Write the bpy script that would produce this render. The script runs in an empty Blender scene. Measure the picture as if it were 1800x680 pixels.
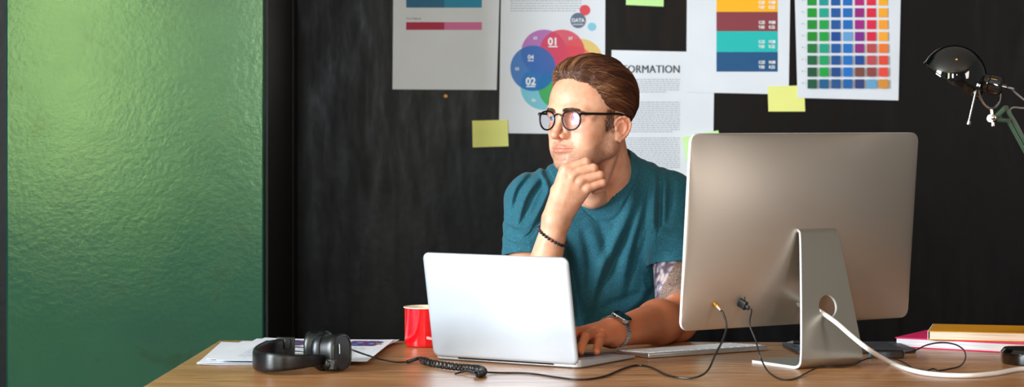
import bpy, math, random
import numpy as np
from mathutils import Vector, Matrix, Euler, Quaternion, noise as mnoise

random.seed(7)
SC = bpy.context.scene
COL = SC.collection
PI = math.pi
def R(a): return math.radians(a)

# ------------------------------------------------------------------ camera
CAMZ = 1.21; FPX = 4000.0; HOR = 210.0
cd = bpy.data.cameras.new('camera'); cam = bpy.data.objects.new('camera', cd); COL.objects.link(cam)
cam.location = (0, 0, CAMZ); cam.rotation_euler = (R(90), 0, 0)
cd.sensor_width = 36.0; cd.lens = 36.0*FPX/1800.0
cd.shift_y = -(340-HOR)/1800.0
cd.dof.use_dof = True; cd.dof.focus_distance = 4.62; cd.dof.aperture_fstop = 6.3
cd.clip_start = .05
SC.camera = cam

# ------------------------------------------------------------------ world, view
w = bpy.data.worlds.new('world'); SC.world = w; w.use_nodes = True
w.node_tree.nodes['Background'].inputs[0].default_value = (.55, .68, .85, 1)
w.node_tree.nodes['Background'].inputs[1].default_value = .5
vs = SC.view_settings
vs.view_transform = 'Standard'; vs.look = 'None'; vs.exposure = 0.32; vs.gamma = 1.0; vs.use_curve_mapping = False

# ------------------------------------------------------------------ daylight at the windows, added right fill, room lamp
def area(name, loc, target, sx, sy, watts, col):
    l = bpy.data.lights.new(name, 'AREA'); l.shape = 'RECTANGLE'; l.size = sx; l.size_y = sy
    l.energy = watts; l.color = col
    o = bpy.data.objects.new(name, l); COL.objects.link(o); o.location = loc
    o.rotation_euler = (Vector(target)-Vector(loc)).to_track_quat('-Z', 'Z').to_euler()
    return o
# side windows (left wall of the room)
area('daylight_side', (-3.52, 2.35, 1.75), (-1.0, 2.35, 1.75), 2.6, 1.7, 345, (.85, .94, 1.0))
# windows in the wall behind the camera, then an added fill by the right wall
area('daylight_rear', (-2.63, -1.50, 1.85), (-2.63, 1, 1.85), .28, 2.1, 33, (.92, 1.0, .62))
area('daylight_rear', (-2.17, -1.50, 1.85), (-2.17, 1, 1.85), .22, 2.1, 16, (.88, 1.0, .70))
area('daylight_rear', (-.75, -1.50, 1.75), (-.75, 1, 1.75), .5, 1.5, 62, (.86, .94, 1.0))
area('fill_right', (3.12, 1.3, 1.7), (.5, 1.9, 1.5), 1.3, 1.5, 54, (1.0, .91, .84))  # unseen fill added on the right to brighten the monitor back

# ------------------------------------------------------------------ helpers
def px(x, y, d): return Vector(((x-900)*d/FPX, d, CAMZ-(y-HOR)*d/FPX))
DZ = .75
def desk(x, y, z=DZ):
    d = FPX*(CAMZ-z)/(y-HOR); return Vector(((x-900)*d/FPX, d, z))
def lin(r, g, b):
    f = lambda c: (c/255/12.92) if c/255 <= .04045 else ((c/255+.055)/1.055)**2.4
    return (f(r), f(g), f(b), 1)

def mat(name, col=(200,200,200), rough=.5, metal=0., **kw):
    m = bpy.data.materials.new(name); m.use_nodes = True
    nt = m.node_tree; b = nt.nodes['Principled BSDF']
    b.inputs['Base Color'].default_value = lin(*col)
    b.inputs['Roughness'].default_value = rough
    b.inputs['Metallic'].default_value = metal
    for k, v in kw.items():
        k = k.replace('_', ' ')
        if k in b.inputs: b.inputs[k].default_value = v
    # every material carries a fine procedural variation of roughness
    tc = nt.nodes.new('ShaderNodeTexCoord'); n = nt.nodes.new('ShaderNodeTexNoise')
    n.inputs['Scale'].default_value = 60
    mr = nt.nodes.new('ShaderNodeMapRange')
    mr.inputs['To Min'].default_value = max(0, rough-.04); mr.inputs['To Max'].default_value = min(1, rough+.04)
    nt.links.new(tc.outputs['Object'], n.inputs['Vector']); nt.links.new(n.outputs['Fac'], mr.inputs['Value'])
    nt.links.new(mr.outputs['Result'], b.inputs['Roughness'])
    return m
class NT:
    def __init__(s, m): s.m = m; s.nt = m.node_tree; s.b = s.nt.nodes['Principled BSDF']
    def n(s, t, **kw):
        x = s.nt.nodes.new('ShaderNode'+t)
        for k, v in kw.items():
            if hasattr(x, k) and k not in x.inputs: setattr(x, k, v)
            else: x.inputs[k].default_value = v
        return x
    def l(s, a, b): s.nt.links.new(a, b)
    def coord(s, scale=(1,1,1), kind='Object', rot=(0,0,0)):
        t = s.n('TexCoord'); mp = s.n('Mapping'); mp.inputs['Scale'].default_value = scale; mp.inputs['Rotation'].default_value = rot
        s.l(t.outputs[kind], mp.inputs['Vector']); return mp.outputs['Vector']
    def noise(s, vec, scale, detail=4, rough=.5, dist=0):
        x = s.n('TexNoise'); x.inputs['Scale'].default_value = scale; x.inputs['Detail'].default_value = detail
        x.inputs['Roughness'].default_value = rough; x.inputs['Distortion'].default_value = dist
        s.l(vec, x.inputs['Vector']); return x.outputs['Fac']
    def ramp(s, fac, stops):
        x = s.n('ValToRGB'); e = x.color_ramp.elements
        while len(e) < len(stops): e.new(.5)
        for i, (p, c) in enumerate(stops):
            e[i].position = p; e[i].color = lin(*c) if len(c) == 3 else c
        s.l(fac, x.inputs['Fac']); return x.outputs['Color']
    def mix(s, fac, a, b, mode='MIX'):
        x = s.n('Mix', data_type='RGBA', blend_type=mode)
        for sock, v in ((x.inputs[0], fac), (x.inputs[6], a), (x.inputs[7], b)):
            if isinstance(v, bpy.types.NodeSocket): s.l(v, sock)
            else: sock.default_value = v
        return x.outputs[2]
    def maprange(s, v, a, b, c, d):
        x = s.n('MapRange'); s.l(v, x.inputs['Value'])
        for k, q in zip(('From Min','From Max','To Min','To Max'), (a,b,c,d)): x.inputs[k].default_value = q
        return x.outputs['Result']
    def math(s, op, a, b):
        x = s.n('Math', operation=op)
        for i, v in enumerate((a, b)):
            if isinstance(v, bpy.types.NodeSocket): s.l(v, x.inputs[i])
            else: x.inputs[i].default_value = v
        return x.outputs[0]
    def bump(s, h, strength, dist=.001):
        x = s.n('Bump'); x.inputs['Strength'].default_value = strength; x.inputs['Distance'].default_value = dist
        s.l(h, x.inputs['Height'])
        s.l(x.outputs['Normal'], s.b.inputs['Normal']); return x
    def base(s, c): s.l(c, s.b.inputs['Base Color'])
    def rough(s, c): s.l(c, s.b.inputs['Roughness'])

def catmull(pts, n=8, closed=False):
    P = [Vector(p) for p in pts]; out = []
    N = len(P); rng = range(N if closed else N-1)
    for i in rng:
        if closed: a, b, c, d = P[i-1], P[i], P[(i+1) % N], P[(i+2) % N]
        else:
            b, c = P[i], P[i+1]
            a = P[i-1] if i else b*2-c
            d = P[i+2] if i+2 < N else c*2-b
        for k in range(n):
            t = k/n
            out.append(.5*((2*b)+(c-a)*t+(2*a-5*b+4*c-d)*t*t+(3*b-a-3*c+d)*t**3))
    if not closed: out.append(P[-1])
    return out

class MB:
    def __init__(s): s.v = []; s.f = []; s.m = []
    def add(s, vs, fs, mi=0, M=None):
        o = len(s.v)
        if M is not None: vs = [M @ Vector(v) for v in vs]
        s.v += [tuple(v) for v in vs]
        s.f += [tuple(i+o for i in f) for f in fs]; s.m += [mi]*len(fs)
        return s
    def box(s, c, d, rz=0, mi=0, M=None):
        x, y, z = d[0]/2, d[1]/2, d[2]/2
        vs = [Vector((sx*x, sy*y, sz*z)) for sz in (-1,1) for sy in (-1,1) for sx in (-1,1)]
        T = Matrix.Translation(c) @ Matrix.Rotation(rz, 4, 'Z')
        if M is not None: T = M @ T
        return s.add(vs, [(0,2,3,1),(4,5,7,6),(0,1,5,4),(2,6,7,3),(0,4,6,2),(1,3,7,5)], mi, T)
    def prism(s, poly, z0, z1, mi=0, M=None, caps=True):
        n = len(poly)
        vs = [(p[0],p[1],z0) for p in poly]+[(p[0],p[1],z1) for p in poly]
        fs = [(i,(i+1)%n,n+(i+1)%n,n+i) for i in range(n)]
        if caps: fs += [tuple(range(n))[::-1], tuple(range(n,2*n))]
        return s.add(vs, fs, mi, M)
    def face(s, pts, mi=0, M=None): return s.add(pts, [tuple(range(len(pts)))], mi, M)
    def lathe(s, prof, seg=32, mi=0, M=None, a0=0, a1=2*PI):
        full = abs(a1-a0-2*PI) < 1e-6; ns = seg if full else seg+1; vs = []; fs = []
        for i in range(ns):
            a = a0+(a1-a0)*i/seg
            for r, z in prof: vs.append((r*math.cos(a), r*math.sin(a), z))
        k = len(prof)
        for i in range(seg):
            j = (i+1) % ns
            for q in range(k-1): fs.append((i*k+q, j*k+q, j*k+q+1, i*k+q+1))
        return s.add(vs, fs, mi, M)
    def tube(s, pts, r, seg=8, mi=0, closed=False, M=None, flat=1.0, up=None, caps=True):
        P = [Vector(p) for p in pts]; n = len(P)
        rr = r if callable(r) else (lambda t: r)
        vs = []; fs = []
        T = [((P[(i+1)%n] if closed or i+1 < n else P[i])-(P[i-1] if closed or i else P[i])).normalized() for i in range(n)]
        N = (Vector(up) if up else (Vector((0,0,1)) if abs(T[0].z) < .9 else Vector((1,0,0))))
        N = (N-T[0]*N.dot(T[0])).normalized()
        for i in range(n):
            if up: N = Vector(up)
            N = (N-T[i]*N.dot(T[i])); N = N.normalized() if N.length > 1e-6 else Vector((1,0,0))
            B = T[i].cross(N); q = rr(i/max(1,n-1))
            for k in range(seg):
                a = 2*PI*k/seg; vs.append(P[i]+N*(q*math.cos(a)*flat)+B*(q*math.sin(a)))
        for i in range(n if closed else n-1):
            j = (i+1) % n
            for k in range(seg):
                l = (k+1) % seg; fs.append((i*seg+k, j*seg+k, j*seg+l, i*seg+l))
        if not closed and caps: fs += [tuple(range(seg)), tuple(range((n-1)*seg, n*seg))[::-1]]
        return s.add(vs, fs, mi, M)
    def sweep(s, pts, sec, up=(0,0,1), mi=0, closed=False, caps=True):
        """sweep a 2D section (a along side, b along up)"""
        P = [Vector(p) for p in pts]; n = len(P); k = 0 if callable(sec) else len(sec); U = Vector(up); vs = []; fs = []
        for i in range(n):
            T = ((P[(i+1)%n] if closed or i+1 < n else P[i])-(P[i-1] if closed or i else P[i])).normalized()
            S = T.cross(U).normalized()
            for a, b in (sec(i/(n-1)) if callable(sec) else sec): vs.append(P[i]+S*a+U*b)
        if callable(sec): k = len(sec(0))
        for i in range(n if closed else n-1):
            j = (i+1) % n
            for q in range(k):
                l = (q+1) % k; fs.append((i*k+q, i*k+l, j*k+l, j*k+q))
        if not closed and caps: fs += [tuple(range(k))[::-1], tuple(range((n-1)*k, n*k))]
        return s.add(vs, fs, mi)
    def ball(s, c, r, seg=20, rings=12, mi=0, M=None):
        r = (r,r,r) if not hasattr(r,'__len__') else r
        prof = [(math.sin(PI*i/rings), -math.cos(PI*i/rings)) for i in range(rings+1)]
        T = Matrix.Translation(c) @ Matrix.Diagonal((*r,1))
        if M is not None: T = M @ T
        return s.lathe(prof, seg, mi, T)
    def build(s, name, mats, parent=None, bevel=0, angle=35, segs=2, solid=0):
        me = bpy.data.meshes.new(name); me.from_pydata(s.v, [], s.f)
        mats = mats if isinstance(mats, (list, tuple)) else [mats]
        for m in mats: me.materials.append(m)
        me.polygons.foreach_set('material_index', s.m)
        import bmesh
        bm = bmesh.new(); bm.from_mesh(me); bmesh.ops.remove_doubles(bm, verts=bm.verts, dist=1e-6)
        bmesh.ops.recalc_face_normals(bm, faces=bm.faces); bm.to_mesh(me); bm.free()
        me.shade_smooth(); me.set_sharp_from_angle(angle=R(angle))
        o = bpy.data.objects.new(name, me); COL.objects.link(o)
        if parent: o.parent = parent
        if solid:
            q = o.modifiers.new('s','SOLIDIFY'); q.thickness = solid; q.offset = 0
        if bevel:
            b = o.modifiers.new('b','BEVEL'); b.width = bevel; b.segments = segs; b.limit_method = 'ANGLE'; b.angle_limit = R(40)
            b.harden_normals = False
        return o
def tag(o, label=None, cat=None, group=None, kind=None):
    if label: o['label'] = label
    if cat: o['category'] = cat
    if group: o['group'] = group
    if kind: o['kind'] = kind
    return o
def empty(name, loc, rz=0, rot=None):
    o = bpy.data.objects.new(name, None); COL.objects.link(o); o.location = loc
    o.rotation_euler = rot if rot else (0,0,rz); o.empty_display_size = .05
    return o
def struct(o): o['kind'] = 'structure'; return o
def rrect(w, h, r, seg=6, cx=0, cy=0):
    out = []
    for sx, sy, a in ((1,1,0),(-1,1,90),(-1,-1,180),(1,-1,270)):
        for k in range(seg+1):
            t = R(a+90*k/seg); out.append((cx+sx*(w/2-r)+r*math.cos(t), cy+sy*(h/2-r)+r*math.sin(t)))
    return out
def wtext(mb, body, size, mi, M, bold=0., align='LEFT', space=1.0):
    """lettering as flat faces; M maps text XY to the surface"""
    c = bpy.data.curves.new('t','FONT'); c.body = body; c.size = size; c.offset = bold*size; c.align_x = align
    c.space_character = space; c.resolution_u = 3; c.fill_mode = 'FRONT'
    o = bpy.data.objects.new('t', c); COL.objects.link(o)
    dg = bpy.context.evaluated_depsgraph_get(); me = o.evaluated_get(dg).to_mesh()
    vs = [v.co.copy() for v in me.vertices]; fs = [tuple(p.vertices) for p in me.polygons]
    mb.add(vs, fs, mi, M); o.evaluated_get(dg).to_mesh_clear()
    bpy.data.objects.remove(o); bpy.data.curves.remove(c)

# ------------------------------------------------------------------ structure
YW = 6.35
def m_black_wall():
    m = mat('blackboard paint', (20,21,23), .42, Specular_IOR_Level=.17); t = NT(m)
    v = t.coord((1.4,1,.5)); a = t.noise(v, 3, 6, .65, .6); v2 = t.coord((6,1,1.2)); b = t.noise(v2, 5, 8, .7)
    f = t.math('MULTIPLY', a, b)
    t.base(t.ramp(f, [(.12,(2,2,4)), (.30,(4,5,7)), (.52,(14,18,20))]))
    t.rough(t.maprange(b, .3, .7, .28, .5)); t.bump(t.noise(t.coord((1,1,1)), 45, 5), .22, .002); return m
def m_green():
    m = mat('green gloss paint', (44,98,62), .3, Specular_IOR_Level=.8); t = NT(m)
    v = t.coord((1,1,1)); a = t.noise(v, 1.6, 4, .5, .3); bl = t.noise(t.coord((.9,1,1.3)), 7, 6, .6, .4)
    c = t.ramp(a, [(.3,(12,50,48)), (.55,(16,60,50)), (.75,(28,68,46))])
    st = t.ramp(bl, [(.60,(255,255,255)), (.72,(168,180,170))])
    t.base(t.mix(.8, c, st, 'MULTIPLY'))
    t.b.inputs['Specular Tint'].default_value = (.72, 1.0, .46, 1)
    h = t.math('ADD', t.noise(t.coord((1,1,1)), 75, 4, .6), t.math('MULTIPLY', t.noise(t.coord((1,1,1)), 18, 3), .7))
    t.rough(t.maprange(bl, .3, .7, .17, .20))
    t.bump(h, .3, .0012); return m
M_BW = m_black_wall(); M_GR = m_green()
M_TRIM = mat('black steel', (7,7,8), .5)
M_PLASTER = mat('warm plaster', (96,95,94), .9)
M_CEIL = mat('ceiling paint', (190,184,174), .9)
def m_floor():
    m = mat('dark floorboards', (70,52,38), .5); t = NT(m)
    t.base(t.ramp(t.noise(t.coord((8,.7,1)), 4, 6, .6, .5), [(.3,(48,34,24)),(.7,(92,68,48))])); return m
XL, XR, YF, ZC = -3.6, 3.2, -1.6, 3.0
def wallbox(name, x0, x1, y0, y1, z0, z1, m):
    b = MB(); b.box(((x0+x1)/2,(y0+y1)/2,(z0+z1)/2), (x1-x0,y1-y0,z1-z0)); return struct(b.build(name, m))
wallbox('floor', XL-.1, XR+.1, YF-.1, YW+.1, -.1, 0, m_floor())
wallbox('ceiling', XL-.1, XR+.1, YF-.1, YW+.1, ZC, ZC+.1, M_CEIL)
wallbox('wall_back', XL, XR, YW, YW+.1, 0, ZC, M_BW)
wallbox('wall_right', XR, XR+.1, YF, YW, 0, ZC, M_PLASTER)
wallbox('wall_front', XL, XR, YF-.1, YF, 0, ZC, M_PLASTER)
wallbox('wall_side', XL-.1, XL, YF, YW, 0, ZC, M_PLASTER)
b = MB(); b.box(((-1.246-.609)/2, (5.6+YW)/2, ZC/2), (.637, YW-5.6, ZC)); struct(b.build('wall_left', M_GR, bevel=.006))
b = MB(); b.box((-.655, 6.27, ZC/2), (.085, .16, ZC)); b.box((-.606, 6.30, ZC/2), (.014, .1, ZC))
struct(b.build('trim_1', M_TRIM, bevel=.003))
b = MB(); b.box((-.606, 5.98, ZC/2), (.006, .72, ZC)); struct(b.build('trim_2', M_TRIM))
# window frames around the daylight openings and the added right fill (all behind or beside the camera)
M_FRAME = mat('window frame', (60,62,60), .5)
def winframe(n, c, wd, ht, axis):
    b = MB(); t = .05
    for k in (-1, 0, 1):
        q = (c[0]+(k*wd/2 if axis == 'x' else 0), c[1]+(k*wd/2 if axis == 'y' else 0), c[2])
        b.box(q, (t, t, ht+t) if k else (t*.7, t*.7, ht))
    for k in (-1, 1):
        b.box((c[0], c[1], c[2]+k*ht/2), (wd, t, t) if axis == 'x' else (t, wd, t))
    struct(b.build('window_%d' % n, M_FRAME))
winframe(1, (XL+.025, 2.35, 1.75), 2.7, 1.8, 'y')
winframe(2, (-2.40, YF+.03, 1.85), .9, 2.2, 'x')
winframe(3, (-.75, YF+.03, 1.75), .62, 1.6, 'x')
winframe(4, (XR-.03, 1.3, 1.7), 1.4, 1.6, 'y')  # made-up window frame around the added right fill
# ------------------------------------------------------------------ sheets on the wall
def m_paper(name, c=(226,231,240)):
    m = mat(name, c, .75); t = NT(m)
    t.base(t.ramp(t.noise(t.coord((1,1,1)), 6, 3), [(.3, tuple(int(k*.97) for k in c)), (.7, c)])); return m
M_PAPER = m_paper('white paper')
INK = {}
def ink(c, alpha=1.):
    k = (c, alpha)
    if k not in INK:
        INK[k] = mat('print ink', c, .6)
        if alpha < 1: NT(INK[k]).b.inputs['Alpha'].default_value = alpha
    return INK[k]
class Sheet:
    """a sheet hanging on the wall; x,y in the frame's pixels give print positions on the sheet's plane"""
    def __init__(s, quad, lift=.002, curl=0.):
        s.mb = MB(); s.mats = [M_PAPER]; s.lift = lift; s.n = 0; s.y = YW-lift
        q = [s.p(*c) for c in quad]        # tl tr br bl
        nx, nz = 6, 10; vs = []; fs = []
        for off in (0, .0006):
            for j in range(nz+1):
                for i in range(nx+1):
                    u, v = i/nx, j/nz
                    a = q[0].lerp(q[1], u).lerp(q[3].lerp(q[2], u), v)
                    a.y += off-curl*max(0, v-.7)**2*11*(.3+u)
                    vs.append(a)
        N = (nx+1)*(nz+1)
        for j in range(nz):
            for i in range(nx):
                k = j*(nx+1)+i
                fs.append((k,k+1,k+nx+2,k+nx+1)); fs.append((N+k,N+k+nx+1,N+k+nx+2,N+k+1))
        per = [i for i in range(nx+1)]+[(j+1)*(nx+1)-1 for j in range(1,nz+1)]+[nz*(nx+1)+i for i in range(nx-1,-1,-1)]+[j*(nx+1) for j in range(nz-1,0,-1)]
        for i in range(len(per)):
            a, b_ = per[i], per[(i+1)%len(per)]; fs.append((a,b_,N+b_,N+a))
        s.mb.add(vs, fs, 0); s.curl = curl
    def p(s, x, y, up=0):
        d = YW; return Vector(((x-900)*d/FPX, s.y-up, CAMZ-(y-HOR)*d/FPX))
    def mi(s, m):
        if m not in s.mats: s.mats.append(m)
        return s.mats.index(m)
    def up(s): s.n += 1; return .0004+.00012*s.n
    def poly(s, pts, m):
        u = s.up(); s.mb.face([s.p(x,y,u) for x,y in pts], s.mi(m))
    def rect(s, x0, y0, x1, y1, m): s.poly([(x0,y0),(x1,y0),(x1,y1),(x0,y1)], m)
    def disc(s, x, y, r, m): s.poly([(x+r*math.cos(2*PI*i/40), y+r*math.sin(2*PI*i/40)) for i in range(40)], m)
    def text(s, body, x, y, hpx, m, bold=.0, align='CENTER', space=1., sx=1.):
        o = s.p(x, y, s.up()); k = YW/FPX
        M = Matrix.Translation(o) @ Matrix(((sx,0,0,0),(0,0,-1,0),(0,1,0,0),(0,0,0,1)))
        wtext(s.mb, body, hpx*k/.70, s.mi(m), M, bold, align, space)
    def lines(s, x0, x1, y0, y1, step, m, h=1.1):
        rnd = random.Random(int(x0+y0)); y = y0; u = s.up()
        while y < y1:
            x = x0; xe = x1-(rnd.random()*25 if y+step >= y1 else 0)
            while x < xe:
                wd = rnd.uniform(2.5, 8); e = min(x+wd, xe)
                s.mb.face([s.p(x,y,u), s.p(e,y,u), s.p(e,y+h,u), s.p(x,y+h,u)], s.mi(m)); x = e+1.3
            y += step
    def done(s, name, label, cat, group=None):
        o = s.mb.build(name, s.mats); return tag(o, label, cat, group)

GREY = ink((150,155,165)); DARK = ink((70,76,84)); WHITE = ink((238,240,244))
# --- sheet with blue and magenta bars
s = Sheet([(692,-108),(881,-108),(873,158),(690,157)], .002, .0)
s.rect(714,-20,781,13.5, ink((0,100,140))); s.rect(781,-20,847,13.5, ink((0,138,178)))
s.rect(714,-90,781,-55, ink((220,130,20))); s.rect(781,-90,847,-55, ink((240,190,90)))
s.text('Pure Magenta', 715, 34, 3.2, DARK, 0, 'LEFT')
s.rect(714,39,781,52.5, ink((176,8,66))); s.rect(781,39,847,52.5, ink((214,110,164)))
s.done('poster_sheet', 'white sheet with a blue bar above a crimson and pink bar', 'poster', 'sheets pinned on the black wall')
# --- information sheet (behind its neighbour on the right)
s = Sheet([(1075,88),(1256,92),(1252,352),(1072,350)], .002, .0)
for dx in (0, .35, .7, -.35): s.text('INFORMATION', 1195.5+dx, 128, 13.5, DARK, 0, 'RIGHT', 1.04, .88)
for y0, y1 in ((139,162),(179,232),(242,300),(308,335)): s.lines(1098,1195,y0,y1,3.7, GREY)
s.done('poster_sheet', 'white text sheet headed INFORMATION, half hidden behind the head', 'poster', 'sheets pinned on the black wall')
# --- chart of overlapping circles
s = Sheet([(881,-30),(1064,-30),(1063,236),(877,234)], .002, .0)
s.lines(897,1022,1,22,4.4, GREY)
cc = [(956,92,(190,106,192)),(988,92,(234,72,100)),(1007,120,(244,130,90)),(986,153,(66,184,84)),(955,153,(116,208,228)),(937,120,(14,116,200)),(1020,108,(244,206,110))]
for x, y, c in [cc[6], cc[2], cc[4], cc[3], cc[0], cc[1], cc[5]]: s.disc(x, y, 40, ink(c, .72))
s.disc(1028,18,9.3, ink((226,70,84), .9)); s.disc(1016,36,13.5, ink((96,112,138), .9)); s.disc(1040,47,7.2, ink((130,204,226), .95))
s.text('DATA', 1016, 38.8, 6.4, WHITE, .02, 'CENTER', 1., .9); s.rect(1007,42,1025,44, ink((190,196,208)))
s.text('01', 972, 79, 12.5, WHITE, .03); s.rect(964,81,980,83, WHITE)
s.text('02', 933, 149, 12.5, WHITE, .03); s.rect(925,151,941,153, WHITE)
s.text('04', 933, 104, 7.5, WHITE, .02); s.rect(928,106,938,107.5, WHITE)
for n_, x, y in (('03',941,69.5),('07',1003,70),('05',909,123.5),('06',938,178.5)): s.text(n_, x, y, 5, WHITE, .02)
s.done('poster_sheet', 'white sheet with overlapping coloured circles numbered 01, 02, 04 and DATA', 'poster', 'sheets pinned on the black wall')
# --- colour bands
s = Sheet([(1208,-102),(1390,-100),(1386,166),(1206,162)], .005, .0)
for y0, y1, c in ((-60,-16,(210,70,40)),(-16,21,(250,180,10)),(21,55,(134,52,62)),(55,91.5,(4,184,180)),(91.5,126,(0,78,128))):
    s.rect(1259,y0,1366.5,y1, ink(c))
for y in (7,42,76,112):
    for dx, a in ((0,'C:25'),(18,'M:88')): s.text(a, 1333+dx, y, 5.2, WHITE, .035, 'LEFT', 1., .78)
    for dx, a in ((0,'Y:83'),(18,'K:22')): s.text(a, 1333+dx, y+8.3, 5.2, WHITE, .035, 'LEFT', 1., .78)
s.done('poster_sheet', 'white sheet with broad yellow, maroon, teal and navy colour bands', 'poster', 'sheets pinned on the black wall')
# --- sticky notes
def note(name, pts, col, lift, label, curl=.004):
    n = 8; vs = []; fs = []
    q = [Vector(((x-900)*YW/FPX, YW-lift, CAMZ-(y-HOR)*YW/FPX)) for x, y in pts]
    for off in (0, .0008):
        for j in range(n+1):
            for i in range(n+1):
                a = q[0].lerp(q[1], i/n).lerp(q[3].lerp(q[2], i/n), j/n); a.y += off-curl*(j/n)**2*2; vs.append(a)
    N = (n+1)**2
    for j in range(n):
        for i in range(n):
            k = j*(n+1)+i; fs += [(k,k+1,k+n+2,k+n+1),(N+k,N+k+n+1,N+k+n+2,N+k+1)]
    per = list(range(n+1))+[(j+1)*(n+1)-1 for j in range(1,n+1)]+[n*(n+1)+i for i in range(n-1,-1,-1)]+[j*(n+1) for j in range(n-1,0,-1)]
    fs += [(per[i],per[(i+1)%len(per)],N+per[(i+1)%len(per)],N+per[i]) for i in range(len(per))]
    return tag(MB().add(vs, fs).build(name, m_paper('sticky note paper', col)), label, 'sticky note', 'sticky notes on the black wall')
YEL = (236,238,140)
note('sticky_note', [(830,212),(892,210.5),(894,257),(831,259)], YEL, .006, 'pale yellow sticky note below and left of the circles chart')
note('sticky_note', [(1349,152),(1413,150),(1414.5,196),(1350,196)], YEL, .007, 'pale yellow sticky note between the colour bands and the swatch grid', .002)
note('sticky_note', [(1101,-35),(1167,-34),(1166,12),(1100,9)], (196,240,160), .004, 'pale green sticky note at the top edge above the INFORMATION sheet')
note('sticky_note', [(1199,241),(1262,229),(1270,274),(1207,286)], (206,244,170), .010, 'green sticky note mostly hidden behind the monitor top left corner')
# --- swatch grid
s = Sheet([(1394,-90),(1584,-88),(1578,176.5),(1401,172)], .011, .0)
G = [[(0,140,60),(0,160,160),(0,90,160),(0,104,190),(160,20,120),(225,50,60),(250,176,30)],
     [(0,146,50),(0,150,150),(0,84,160),(0,104,190),(180,10,120),(226,30,66),(250,176,30)],
     [(0,150,40),(0,164,140),(0,84,160),(0,104,190),(150,20,124),(222,24,60),(248,170,40)],
     [(0,140,40),(0,160,70),(0,84,160),(0,104,190),(160,20,130),(224,24,70),(248,160,40)],
     [(0,138,30),(0,160,60),(0,70,150),(100,160,215),(122,32,140),(220,24,66),(250,168,50)],
     [(0,116,50),(0,160,130),(0,84,160),(0,110,196),(140,30,124),(186,70,70),(242,120,40)],
     [(0,96,60),(0,160,100),(0,80,150),(0,110,196),(0,70,150),(190,70,80),(230,70,50)],
     [(10,80,50),(0,160,60),(0,70,140),(0,110,200),(120,70,60),(140,64,64),(232,70,56)],
     [(10,84,60),(0,90,140),(20,80,140),(0,96,170),(40,60,120),(100,164,206),(214,142,50)]]
for r, row in enumerate(G):
    for c, colr in enumerate(row):
        x = 1418+c*20.8; y = -27+20.8*r+0.2
        s.rect(x, y+14.4-14.4, x+16.2, y+16, ink(colr))
for r in range(9): s.rect(1408,-21+20.8*r,1411,-19.5+20.8*r, GREY)
s.done('poster_sheet', 'white sheet printed with a grid of small rainbow colour swatches', 'poster', 'sheets pinned on the black wall')
# --- small orange tack below the first sheet
b = MB(); o0 = px(782,169,YW)
T = Matrix.Translation((o0.x, YW, o0.z)) @ Matrix.Rotation(R(90),4,'X') @ Matrix.Rotation(R(12),4,'Y')
b.lathe([(0,0),(.0042,0),(.0042,.002),(.002,.003),(.002,.009),(.0048,.0105),(.0048,.013),(0,.0135)], 16, 0, T)
tag(b.build('push_pin', mat('orange plastic', (236,160,60), .3)), 'tiny orange push pin in the wall below the magenta bar sheet', 'push pin')
# ------------------------------------------------------------------ desk
def m_wood():
    m = mat('oiled oak', (150,104,66), .4); t = NT(m)
    v = t.coord((1,9,9)); a = t.noise(v, 5, 8, .62, 1.1)
    v2 = t.coord((2.2,60,20)); g = t.noise(v2, 6, 4, .6)
    c1 = t.ramp(a, [(.28,(128,84,48)), (.5,(182,128,80)), (.72,(216,166,114))])
    c2 = t.ramp(g, [(.35,(176,170,166)), (.6,(255,255,255))])
    t.base(t.mix(.75, c1, c2, 'MULTIPLY'))
    t.rough(t.maprange(a, .3, .7, .36, .28)); t.bump(g, .16, .0006); return m
M_WOOD = m_wood()
M_LEG = mat('black steel legs', (24,24,26), .45)
D0 = Vector((-.6105, 4.742, DZ)); ang = R(-1.78)
dsk = empty('desk', (D0.x, D0.y, 0), ang); tag(dsk, 'long wooden desk with an oak top carrying the computers', 'desk')
b = MB(); b.box((1.15, -.51, .7295), (2.3, 1.02, .041)); b.build('tabletop', M_WOOD, dsk, bevel=.003)
for x in (.08, 2.22):
    for y in (-.94, -.08):
        b = MB(); b.prism(rrect(.05,.05,.006,3,x,y), 0, .709); b.build('leg', M_LEG, dsk)

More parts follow.
